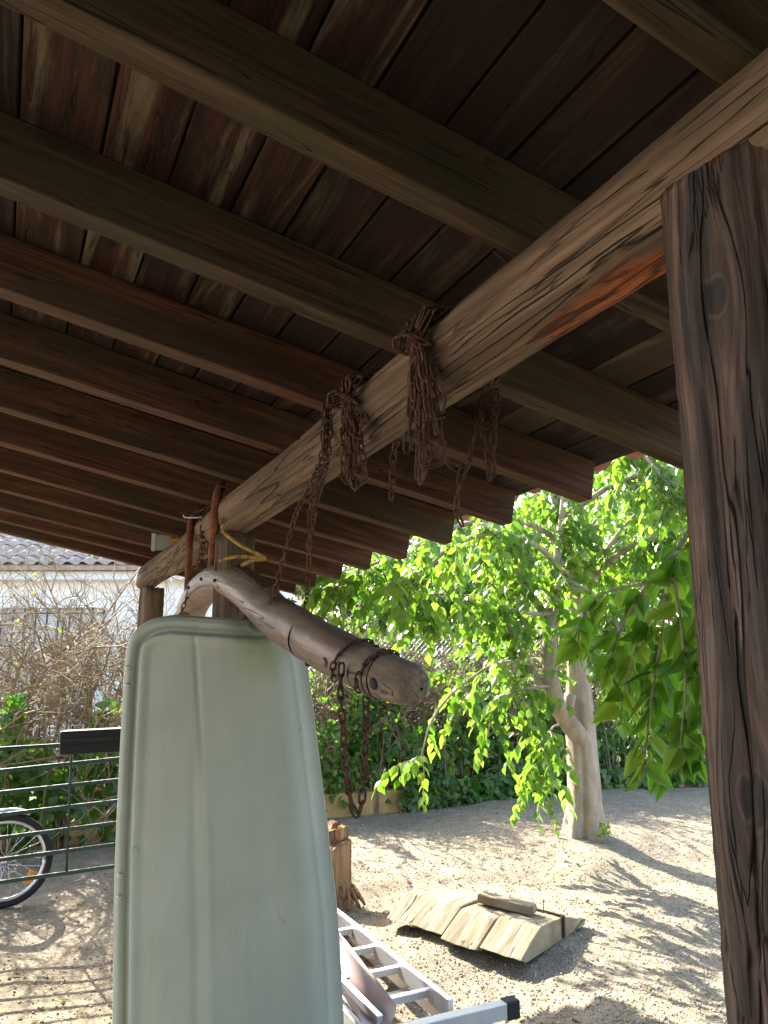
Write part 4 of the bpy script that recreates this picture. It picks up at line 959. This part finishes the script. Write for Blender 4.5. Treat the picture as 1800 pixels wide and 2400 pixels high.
# ------------------------------------------------------------------ ivy
IV = np.array([(0, 0, 0), (-.34, -.10, .02), (-.52, .22, -.04), (-.24, .36, .05), (-.30, .66, -.02), (0, 1.0, -.08), (.30, .66, -.02), (.24, .36, .05), (.52, .22, -.04), (.34, -.10, .02), (0, .42, .09)])
IVF = np.array([(10, i, i + 1) for i in range(1, 9)] + [(10, 0, 1), (10, 9, 0)])
ivy_me = mesh_np('ivy_leaf', IV, IVF, M['ivy'], True)
def ivy_patch(label, x0, x1, n_, zt, back0, back1, group, part_n=300, size=.085):
    kb0 = np.array(kerb_base((x0 + x1) / 2, .1)); th = thing('ivy', kb0, label, 'ivy', group)
    pos, dirs, nr, sz = [], [], [], []
    while len(pos) < n_:
        xx = x0 + (x1 - x0) * rng.random(); b = back0 + (back1 - back0) * rng.random()
        bx_ = kerb_lookup(xx); p = bx_[0] + bx_[1] * b
        top = zt * (.78 + .22 * math.sin(xx * .031 + 1) + .12 * math.sin(xx * .09)); z = top * rng.random() ** .8
        if len(pos) % 4 == 0 and back0 < -.05 and xx > 860: b = -.06 - .10 * rng.random(); p = bx_[0] + bx_[1] * b; z = .24 * rng.random()
        face = -bx_[1]
        pos.append((p[0], p[1], z + .03)); dirs.append(np.array((rng.normal() * .6, rng.normal() * .4, -.75 + rng.normal() * .4)) + np.r_[face, 0] * .3); nr.append(np.r_[face, .45] + rng.normal(size=3) * .5); sz.append(size * (.55 + .75 * rng.random()))
    pos = np.array(pos); A = rot_basis(np.array(dirs), np.array(nr)) * np.array(sz)[:, None, None]
    order = np.argsort(pos[:, 1] - np.array(sz) * 3 - .25 * pos[:, 2]); near, rest = order[:part_n], order[part_n:]
    for i in near: new_obj('leaf', ivy_me, th, frame(pos[i], A[i][0], A[i][1], A[i][2]))
    o = new_obj('foliage', scatter_mesh('foliage', IV, IVF, pos[rest], A[rest], M['ivy'], rng.random(len(rest)), True), th); tag(o, kind='stuff')
    pol = []
    for i in range(30):
        xx = x0 + (x1 - x0) * rng.random(); bx_ = kerb_lookup(xx); p = bx_[0] + bx_[1] * (back0 + .5 * (back1 - back0) * rng.random()); d = rng.normal(size=2) * .12; hh = zt * (.5 + .4 * rng.random())
        pol.append([(p[0] + d[0] * t, p[1] + d[1] * t, -.02 + hh * t) for t in (0, .35, .7, 1)])
    V, f = tubes(np.array(pol), np.tile(np.linspace(.010, .004, 4), (30, 1)), 5); o = new_obj('vine_stems', mesh_np('vine_stems', V, f, M['twig2'], True), th); tag(o, kind='stuff')
_tab = []
for t in np.arange(0, KL, .05):
    p, d = kerb_pt(t); u = (900 + F * p[0] / (p[1] * math.cos(PITCH) - 1.0 * math.sin(PITCH))) / 1.085; _tab.append((u, p[0], p[1], -d[1], d[0]))
_tab = np.array([r_ for r_ in _tab]); _o = np.argsort(_tab[:, 0]); _tab = _tab[_o]
def kerb_lookup(x):
    c = [np.interp(x, _tab[:, 0], _tab[:, k]) for k in range(1, 5)]; return np.array(c[:2]), unit(c[2:])
ivy_patch('broad ivy growth along the kerb behind the green fence', -80, 330, 760, 1.12, -.16, .24, 'ivy along the kerb', 300, .115)
ivy_patch('dense dark ivy along the kerb right of the panel up to the tree', 640, 1230, 2900, 1.3, -.1, .40, 'ivy along the kerb', 300, .095)
ivy_patch('dark ivy along the kerb between tree trunk and near post', 1230, 1760, 2400, 1.4, -.1, .40, 'ivy along the kerb', 300, .095)

# ------------------------------------------------------------------ hackberry tree
LF = np.array([(0, 0, 0), (-.20, .14, .03), (-.30, .34, .06), (-.25, .56, .05), (-.11, .78, .02), (0, 1.0, -.10), (.11, .78, .02), (.25, .56, .05), (.30, .34, .06), (.20, .14, .03), (0, .34, -.01), (0, .66, -.02)])
LFF = np.array([(0, 10, 1), (1, 10, 2), (2, 10, 3), (3, 10, 11), (3, 11, 4), (4, 11, 5), (0, 9, 10), (9, 8, 10), (8, 7, 10), (7, 11, 10), (7, 6, 11), (6, 5, 11)])
LF[:, 0] *= 1.0
leaf_me = mesh_np('leaf', LF, LFF, M['leaf'], True)
ty = 6.6
tree = thing('hackberry_tree', (TREE[0], TREE[1], 0), 'smooth grey trunked tree with drooping fresh green leaves standing in the yard', 'tree')
# trunk with a flared, folded foot
tp = smooth_path([D(1262, 1858, ty), D(1262, 1800, ty), D(1262, 1720, ty), D(1258, 1640, ty), D(1252, 1560, ty), D(1249, 1480, ty), D(1247, 1400, ty)], 44)
sides = 48; Vb, Fb = [], []
for i, p in enumerate(tp):
    t = i / 43; z = p[2]; r0 = np.interp(z, [-.15, .0, .12, .35, .8, 1.1, 1.4, 1.9], [.34, .245, .175, .142, .124, .12, .09, .072])
    fold = np.interp(z, [0, .2, .9, 1.1], [1, 1, .5, .1])
    for j in range(sides):
        a = 2 * math.pi * j / sides
        fa = -math.pi / 2 - .22
        da = math.atan2(math.sin(a - fa), math.cos(a - fa))
        k = 1 + .05 * math.sin(2 * a + z) + .03 * math.sin(3 * a + 2 * z) + np.interp(z, [0, .15, .5], [.16, .08, .0]) * math.sin(5 * a + .8) - .34 * fold * math.exp(-(da / .14) ** 2) + .14 * fold * math.exp(-((da + .42) / .2) ** 2) + .012 * math.sin(11 * a + 9 * z) + rng.normal() * .005
        Vb.append((p[0] + r0 * k * math.cos(a), p[1] + r0 * k * math.sin(a), z))
for i in range(43):
    for j in range(sides): Fb.append((i * sides + j, i * sides + (j + 1) % sides, (i + 1) * sides + (j + 1) % sides, (i + 1) * sides + j))
Fb += [tuple(range(sides))[::-1], tuple(range(43 * sides, 44 * sides))]
new_obj('trunk', mesh_py('trunk', Vb, Fb, M['bark'], True), tree)
limbs = [
 ([(1250, 1470, 6.6), (1247, 1400, 6.6), (1240, 1300, 6.62), (1228, 1200, 6.65), (1215, 1120, 6.7), (1198, 1050, 6.7), (1185, 960, 6.7)], .085, .014, 0),
 ([(1262, 1600, 6.58), (1232, 1565, 6.45), (1206, 1525, 6.35), (1193, 1470, 6.32), (1190, 1400, 6.32), (1196, 1330, 6.33), (1204, 1250, 6.35), (1212, 1160, 6.4), (1220, 1060, 6.4)], .085, .022, 0),
 ([(1194, 1350, 6.33), (1165, 1310, 6.3), (1130, 1260, 6.2), (1108, 1190, 6.1), (1080, 1120, 6.0), (1050, 1060, 5.9)], .042, .012, 1),
 ([(1196, 1500, 6.34), (1165, 1465, 6.35), (1130, 1415, 6.35), (1105, 1360, 6.35), (1092, 1310, 6.35), (1070, 1240, 6.3)], .036, .010, 1),
 ([(1200, 1325, 6.33), (1140, 1325, 6.1), (1080, 1310, 5.9), (1010, 1298, 5.7), (940, 1285, 5.6), (870, 1300, 5.5)], .020, .006, 1),
 ([(1238, 1330, 6.6), (1280, 1260, 6.5), (1330, 1200, 6.4), (1400, 1160, 6.3), (1470, 1140, 6.2)], .034, .010, 1),
 ([(1226, 1190, 6.65), (1180, 1150, 6.5), (1110, 1120, 6.2), (1000, 1130, 5.9), (900, 1175, 5.7), (800, 1215, 5.6), (720, 1270, 5.6)], .028, .006, 1),
 ([(1240, 1300, 6.62), (1300, 1200, 6.9), (1380, 1110, 7.1), (1470, 1050, 7.2)], .035, .010, 1),
 ([(1170, 1440, 6.35), (1080, 1430, 6.0), (990, 1480, 5.8), (930, 1560, 5.7), (905, 1640, 5.7)], .014, .004, 1),
 ([(1194, 1480, 6.32), (1130, 1490, 6.0), (1075, 1520, 5.9), (1055, 1590, 5.85)], .012, .004, 1),
 ([(1235, 1260, 6.6), (1160, 1180, 5.9), (1060, 1150, 5.3), (960, 1190, 5.0), (890, 1260, 4.9)], .026, .005, 1),
 ([(1215, 1120, 6.7), (1300, 1060, 6.6), (1400, 1020, 6.5), (1500, 1010, 6.4)], .030, .008, 1),
 ([(1200, 1060, 6.7), (1120, 1020, 6.6), (1020, 1050, 6.5), (900, 1120, 6.5), (780, 1200, 6.5), (700, 1280, 6.5)], .026, .005, 1),
 ([(1195, 1010, 6.7), (1260, 960, 6.2), (1350, 960, 5.8), (1420, 1010, 5.5), (1460, 1090, 5.4)], .024, .005, 1),
 ([(1204, 1240, 6.35), (1300, 1300, 5.9), (1340, 1380, 5.7), (1350, 1470, 5.6)], .018, .004, 1),
 ([(1215, 1560, 6.42), (1190, 1580, 6.2), (1165, 1620, 6.1), (1180, 1680, 6.05)], .010, .003, 1),
]
twpos = []; LPTS = []
for (pts, r0, r1, lev) in limbs:
    wp = smooth_path([D(*q_) for q_ in pts], 34); wp[1:-1] += np.cumsum(rng.normal(size=(32, 3)), 0) * .0022
    new_obj('limb', tube_mesh('limb', wp, [r0, r0 * .8, (r0 + r1) / 2, r1], M['bark'], 12 if r0 > .05 else 8), tree)
    a0 = .55 if lev == 0 else .28
    low = min(q_[1] for q_ in pts) > 1390
    for i in range(int(34 * a0), 34, 3 if low else 1): twpos.append((wp[i], unit(wp[min(i + 1, 33)] - wp[i - 1])))
new_obj('stub', tube_mesh('stub', [D(1232, 1500, 6.45), D(1228, 1540, 6.42), D(1238, 1570, 6.46)], [.05, .045, .05], M['bark'], 12, 10), tree)
def sprays(twpos, n_, lmin, lmax, per, leaf_len, droop=.9, gap=.035):
    TW, LP, LD, LN_, LS = [], [], [], [], []
    for i in range(n_):
        p, t = twpos[rng.integers(len(twpos))]; d = unit(t * .4 + rng.normal(size=3) * .7 + np.array((0, 0, .1))); L_ = lmin + (lmax - lmin) * rng.random()
        pts = [p]; k = 6
        for j in range(k - 1): d = unit(d + np.array((0, 0, -droop * .33)) + rng.normal(size=3) * .10); pts.append(pts[-1] + d * L_ / (k - 1))
        pts = np.array(pts); TW.append(pts); sd = 1
        for s in np.arange(.12, 1.0, gap / L_):
            q_ = s * (k - 1); a = int(q_); q0 = pts[a] * (1 - (q_ - a)) + pts[min(a + 1, k - 1)] * (q_ - a); dt = unit(pts[min(a + 1, k - 1)] - pts[a]) if a < k - 1 else d
            side = unit(np.cross(dt, (0, 0, 1)) + 1e-6) * sd; sd = -sd
            LP.append(q0); LD.append(dt * .45 + side * .65 + np.array((0, 0, -.75)) + rng.normal(size=3) * .22); LN_.append(np.array((0, 0, .8)) + side * .5 + rng.normal(size=3) * .45); LS.append(leaf_len * (.6 + .55 * rng.random()) * (1.05 - .35 * abs(s - .55)))
    return np.array(TW), np.array(LP), np.array(LD), np.array(LN_), np.array(LS)
TW, LP, LD, LN2, LS = sprays(twpos, 780, .20, .50, 8, .108, .85, .042)
V, f = tubes(TW, np.tile(np.linspace(.0035, .0012, 6), (len(TW), 1)), 3); o = new_obj('twigs', mesh_np('twigs', V, f, M['bark'], True), tree); tag(o, kind='stuff')
A = rot_basis(LD, LN2) * LS[:, None, None]; order = np.argsort(LP[:, 1]); near, rest = order[:300], order[300:]
for i in near: new_obj('leaf', leaf_me, tree, frame(LP[i], *A[i]))
o = new_obj('foliage', scatter_mesh('foliage', LF, LFF, LP[rest], A[rest], M['leaf'], rng.random(len(rest)), True), tree); tag(o, kind='stuff')
# sprout at its foot
sp = thing('sprout', D(1297, 1815, 6.35), 'small yellow green sprout at the foot of the tree', 'plant')
b0 = D(1300, 1832, 6.34)
for i in range(4):
    e = b0 + np.array((rng.normal() * .04, rng.normal() * .03, .10 + .10 * rng.random())); tube_obj('stem', [b0, (b0 + e) / 2 + rng.normal(size=3) * .008, e], .003, M['twig'], sp, 5)
    for k in range(7):
        t = .35 + .65 * rng.random(); B = rot_basis(rng.normal(size=(1, 3)), rng.normal(size=(1, 3)))[0] * (.035 + .02 * rng.random()); m_ = leaf_me.copy() if False else None
        new_obj('leaf', bpy.data.meshes.get('sprout_leaf') or mesh_np('sprout_leaf', LF, LFF, M['spring'], True), sp, frame(b0 * (1 - t) + e * t, *B))

# ------------------------------------------------------------------ neighbouring tree whose branch hangs close behind the near post
n2 = thing('leafy_tree', (3.3, 3.6, 0), 'tree out of sight whose large leaved branch droops beside the near post', 'tree')
tube_obj('trunk', [(3.3, 3.6, -.1), (3.25, 3.6, 1.2), (3.1, 3.5, 2.4), (3.0, 3.4, 3.4)], [.17, .13, .11, .06], M['bark'], n2, 18, 24)
def serrated(n=9):
    L_, Rr = [], []
    for i in range(n + 1):
        t = i / n; wv = .31 * math.sin(math.pi * min(1, t ** .62 * 1.02)) * (1 - t ** 3 * .35) if t < 1 else 0; tooth = .018 if 0 < i < n else 0
        L_.append((-wv - tooth, t - .03 * (0 < i < n), .07 * wv * 3)); 
    V = [(0, 0, 0)]; mid = []
    for i in range(n + 1):
        t = i / n; mid.append((0, t, -.10 * t * t))
    V = mid + [(x, y + .02, z - .10 * y * y) for (x, y, z) in L_[1:-1]] + [(-x, y + .02, z - .10 * y * y) for (x, y, z) in L_[1:-1]]
    m_ = n + 1; Fb = []
    for off in (m_, m_ + n - 1):
        Fb.append((0, 1, off))
        for i in range(1, n - 1): Fb += [(i, i + 1, off + i), (i, off + i, off + i - 1)]
        Fb.append((n - 1, n, off + n - 2))
    return V, Fb
sv, sf = serrated(); near_me = mesh_py('leaf', sv, sf, M['near_leaf'], True)
nb = [
 ([(1760, 1010, 2.75), (1640, 1010, 2.7), (1540, 1080, 2.62), (1470, 1180, 2.55), (1440, 1290, 2.5)], .012),
 ([(1470, 1180, 2.55), (1400, 1260, 2.6), (1350, 1340, 2.62), (1320, 1420, 2.6), (1300, 1480, 2.6)], .006),
 ([(1440, 1290, 2.5), (1425, 1400, 2.45), (1405, 1520, 2.4), (1395, 1620, 2.38), (1385, 1690, 2.36)], .005),
 ([(1455, 1240, 2.52), (1475, 1380, 2.35), (1480, 1500, 2.3), (1470, 1600, 2.26), (1472, 1670, 2.25)], .005),
 ([(1540, 1080, 2.62), (1530, 1260, 2.4), (1520, 1420, 2.3), (1515, 1560, 2.26), (1510, 1640, 2.25)], .006),
 ([(1640, 1010, 2.7), (1600, 1200, 2.3), (1570, 1400, 2.2), (1550, 1560, 2.18)], .006),
 ([(1440, 1290, 2.5), (1380, 1380, 2.5), (1350, 1480, 2.48), (1340, 1560, 2.46)], .004),
 ([(1400, 1260, 2.6), (1310, 1280, 2.7), (1260, 1330, 2.72), (1245, 1420, 2.7)], .004),
 ([(1440, 1290, 2.5), (1450, 1420, 2.6), (1440, 1540, 2.6), (1430, 1640, 2.58), (1428, 1700, 2.58)], .004),
 ([(1400, 1260, 2.6), (1360, 1400, 2.8), (1370, 1520, 2.8), (1375, 1600, 2.8)], .004),
 ([(1540, 1080, 2.62), (1500, 1250, 2.75), (1490, 1420, 2.75), (1495, 1560, 2.72), (1500, 1660, 2.7)], .004),
 ([(1490, 1150, 2.56), (1440, 1250, 2.75), (1410, 1380, 2.8), (1400, 1480, 2.8)], .004),
]
lead = smooth_path([np.array((3.05, 3.45, 3.0)), np.array((2.5, 3.1, 2.75)), D(1760, 1010, 2.75)], 16); new_obj('limb', tube_mesh('limb', lead, [.04, .014], M['bark'], 8), n2)
cnt = 0
for bi, (pts, r0) in enumerate(nb):
    wp = smooth_path([D(*q_) for q_ in pts], 30); new_obj('twig', tube_mesh('twig', wp, [r0, .0018], M['bark'], 6), n2)
    sl_ = np.r_[0, np.cumsum(np.linalg.norm(np.diff(wp, axis=0), axis=1))]; s = .10 if bi else .35; sd = 1
    while s <= sl_[-1]:
        p = np.array([np.interp(s, sl_, wp[:, k]) for k in range(3)]); i = min(int(np.searchsorted(sl_, s)), 29); dt = unit(wp[i] - wp[max(i - 1, 0)])
        for rep in range(2 if rng.random() < .6 else 1):
            side = unit(np.cross(dt, (0, 1, .0)) + rng.normal(size=3) * .35) * sd; sd = -sd
            dv = (dt * .4 + side * .8 + np.array((0, 0, -.75)) + rng.normal(size=3) * .28)[None]; nv = (np.array((0, -.5, .55)) + rng.normal(size=3) * .65)[None]
            B = rot_basis(dv, nv)[0] * (.07 + .055 * rng.random()) * (.62 if s > sl_[-1] - .05 else 1); st_ = unit(dv[0]) * .010
            new_obj('leaf', near_me, n2, frame(p + st_, *B)); cnt += 1
        s += .036 + .012 * rng.random()
print('near leaves', cnt)

# ------------------------------------------------------------------ house with tiled roof
HY = 13.0; hs = thing('house', (-7, HY, 0), 'white rendered house with barred window and clay tile roof', 'house')
HX0, HX1, EZ = -15., -2.2, 2.95
def hbox(name, x0, x1, y0, y1, z0, z1, mat, parent=hs, bev=None):
    o = new_obj(name, box_mesh(name, ((x1 - x0) / 2, (y1 - y0) / 2, (z1 - z0) / 2), mat), parent, Matrix.Translation(Vector(((x0 + x1) / 2, (y0 + y1) / 2, (z0 + z1) / 2))))
    if bev: bevel(o, bev)
    return o
wx0, wx1, wz0, wz1 = -6.55, -4.75, .95, 2.34
hbox('wall', HX0, wx0, HY, HY + .3, 0, EZ, M['house_wall']); hbox('wall', wx1, HX1, HY, HY + .3, 0, EZ, M['house_wall'])
hbox('wall', wx0, wx1, HY, HY + .3, 0, wz0, M['house_wall']); hbox('wall', wx0, wx1, HY, HY + .3, wz1, EZ, M['house_wall'])
hbox('wall', HX1 - .3, HX1, HY + .3, HY + 8, 0, EZ, M['house_wall']); hbox('wall', HX0, HX0 + .3, HY + .3, HY + 8, 0, EZ, M['house_wall']); hbox('wall', HX0, HX1, HY + 8, HY + 8.3, 0, EZ, M['house_wall'])
hbox('cornice', HX0 - .3, HX1 + .3, HY - .32, HY - .002, EZ - .16, EZ - .01, M['house_band'], bev=.02)
win = hbox('window', wx0, wx1, HY + .16, HY + .2, wz0, wz1, M['shutter'])
hbox('sill', wx0 - .06, wx1 + .06, HY - .06, HY + .15, wz0 - .06, wz0 - .002, M['house_band'], win)
for a, b in ((wx0, wx0 + .06), (wx1 - .06, wx1), ((wx0 + wx1) / 2 - .03, (wx0 + wx1) / 2 + .03)): hbox('frame', a, b, HY + .12, HY + .157, wz0, wz1, M['win_frame'], win)
for k in range(14): hbox('slat', wx0 + .06, wx1 - .06, HY + .145, HY + .155, wz1 - .05 - k * .05 - .02, wz1 - .05 - k * .05 + .02, M['shutter'], win)
for k in range(10):
    x = wx0 + .03 + k * (wx1 - wx0 - .06) / 9; hbox('bar', x - .012, x + .012, HY - .06, HY - .036, wz0 + .02, wz1, M['grille'], win)
for z in (wz0 + .1, (wz0 + wz1) / 2, wz1 - .1): hbox('bar', wx0 - .03, wx1 + .03, HY - .064, HY - .040, z - .012, z + .012, M['grille'], win)
rs = rad(24); RY0 = HY - .5
roof_dir = np.array((0, math.cos(rs), math.sin(rs))); roof_up = np.array((0, -math.sin(rs), math.cos(rs)))
new_obj('roof', box_mesh('roof', ((HX1 - HX0) / 2 + .4, 2.6, .04), M['tile']), hs, frame(np.array(((HX0 + HX1) / 2, RY0, EZ + .02)) + roof_dir * 2.6, (1, 0, 0), roof_dir, roof_up))
new_obj('roof', box_mesh('roof', ((HX1 - HX0) / 2 + .4, 2.6, .04), M['tile']), hs, frame(np.array(((HX0 + HX1) / 2, RY0 + 2 * 5.2 * math.cos(rs), EZ + .02)) + np.array((0, -math.cos(rs), math.sin(rs))) * 2.6, (1, 0, 0), np.array((0, -math.cos(rs), math.sin(rs))), np.array((0, math.sin(rs), math.cos(rs)))))
# wavy tiles, each one a piece
Vb, Fb = [], []
npf = 9
for (yy_, zz) in ((0, .012), (.40, .0)):
    for k in range(npf):
        t = k / (npf - 1); Vb.append((t * .27 - .135, yy_, zz + .03 * math.sin(2 * math.pi * t)))
for (yy_, zz) in ((0, .0), (.40, -.012)):
    for k in range(npf):
        t = k / (npf - 1); Vb.append((t * .27 - .135, yy_, zz + .03 * math.sin(2 * math.pi * t)))
for k in range(npf - 1): Fb += [(k, k + 1, npf + k + 1, npf + k), (2 * npf + k + 1, 2 * npf + k, 3 * npf + k, 3 * npf + k + 1), (k + 1, k, 2 * npf + k, 2 * npf + k + 1)]
tile_me = mesh_py('roof_tile', Vb, Fb, M['tile'], True)
tl = []
for rrow in range(15):
    x = -9.2
    while x < -1.9:
        tl.append((x, rrow)); x += .25
tl = [q_ for q_ in tl if q_[0] < HX1 + .3]
vis = sorted(tl, key=lambda q_: (abs(q_[0] + 5.7) / 3.2 + q_[1] / 10))[:300]; vis_s = set(vis)
for (x, rrow) in vis: new_obj('roof_tile', tile_me, hs, frame(np.array((x + rng.normal() * .006, RY0, EZ + .02)) + roof_dir * (rrow * .34) + roof_up * (.078 + .012 * (rrow % 2)), (1, 0, 0), unit(roof_dir - roof_up * .03), roof_up))
rest = [q_ for q_ in tl if q_ not in vis_s]; tv = np.array(Vb); parts = []
tri = np.array([f_ for f_ in Fb])
for (x, rrow) in rest:
    o_ = np.array((x, RY0, EZ + .02)) + roof_dir * (rrow * .34) + roof_up * .08; parts.append((o_ + tv[:, :1] * np.array((1, 0, 0)) + tv[:, 1:2] * roof_dir + tv[:, 2:] * roof_up, tri))
if parts:
    V, f = join(parts); o = new_obj('tile_covering', mesh_np('tile_covering', V, f, M['tile'], True), hs); tag(o, kind='stuff')

# ------------------------------------------------------------------ trees beyond the hedge
def bg_tree(x, y, h, rx, rz, label, n_=3800, mat='bgleaf', ls=.15, zc=None):
    th = thing('far_tree', (x, y, 0), label, 'tree', 'trees beyond the hedge')
    tube_obj('trunk', [(x, y, -.1), (x + .1, y, h * .3), (x - .05, y, h * .6), (x, y, h * .9)], [.2, .15, .1, .03], M['bark'], th, 12, 14)
    zc = zc or h - rz * .9; pol = []
    cl = rng.normal(size=(46, 3)); cl /= np.linalg.norm(cl, axis=1, keepdims=True); cl *= (rng.random((46, 1)) ** .45); cl = cl * np.array((rx, rx, rz)) + np.array((x, y, zc))
    for c in cl:
        a = np.array((x, y, max(.6, min(c[2] - .6, h * .6)))); pol.append([a, a * .6 + c * .4 + rng.normal(size=3) * .1, a * .25 + c * .75 + rng.normal(size=3) * .1, c])
    V, f = tubes(np.array(pol), np.tile(np.linspace(.05, .01, 4), (46, 1)), 5); o = new_obj('limbs', mesh_np('limbs', V, f, M['bark'], True), th); tag(o, kind='stuff')
    pos = cl[rng.integers(0, 46, n_)] + rng.normal(size=(n_, 3)) * np.array((.36, .36, .28)) * rx / 1.9
    d = rng.normal(size=(n_, 3)) + np.array((0, 0, -.9)); B = rot_basis(d, rng.normal(size=(n_, 3)) + np.array((0, 0, .6))) * (ls * (.6 + .7 * rng.random(n_)))[:, None, None]
    o = new_obj('crown', scatter_mesh('crown', LF, LFF, pos, B, M[mat], rng.random(n_), True), th); tag(o, kind='stuff')
bg_tree(1.6, 13.6, 4.6, 2.0, 1.7, 'leafy tree beyond the hedge seen between rafter ends and trunk', 3800)
bg_tree(5.0, 12.6, 5.4, 2.3, 2.2, 'tall leafy tree beyond the hedge behind the hanging branch', 4200)
bg_tree(7.6, 12.4, 5.5, 2.4, 2.4, 'leafy tree beyond the hedge hidden mostly by the near post', 3000)
bg_tree(-.4, 14.0, 3.6, 1.5, 1.3, 'low leafy tree beyond the hedge right of the white house', 2600)
bg_tree(4.2, 17.5, 6.6, 2.6, 2.6, 'far tree rising behind the other leafy trees', 3000, ls=.2)
bg_tree(.4, 11.4, 2.7, 1.3, 1.0, 'low bushy tree close behind the hedge above the chain loop', 2200, zc=1.5)
bg_tree(2.6, 11.9, 2.9, 1.4, 1.1, 'low bushy tree close behind the hedge next to the trunk', 2400, zc=1.6)
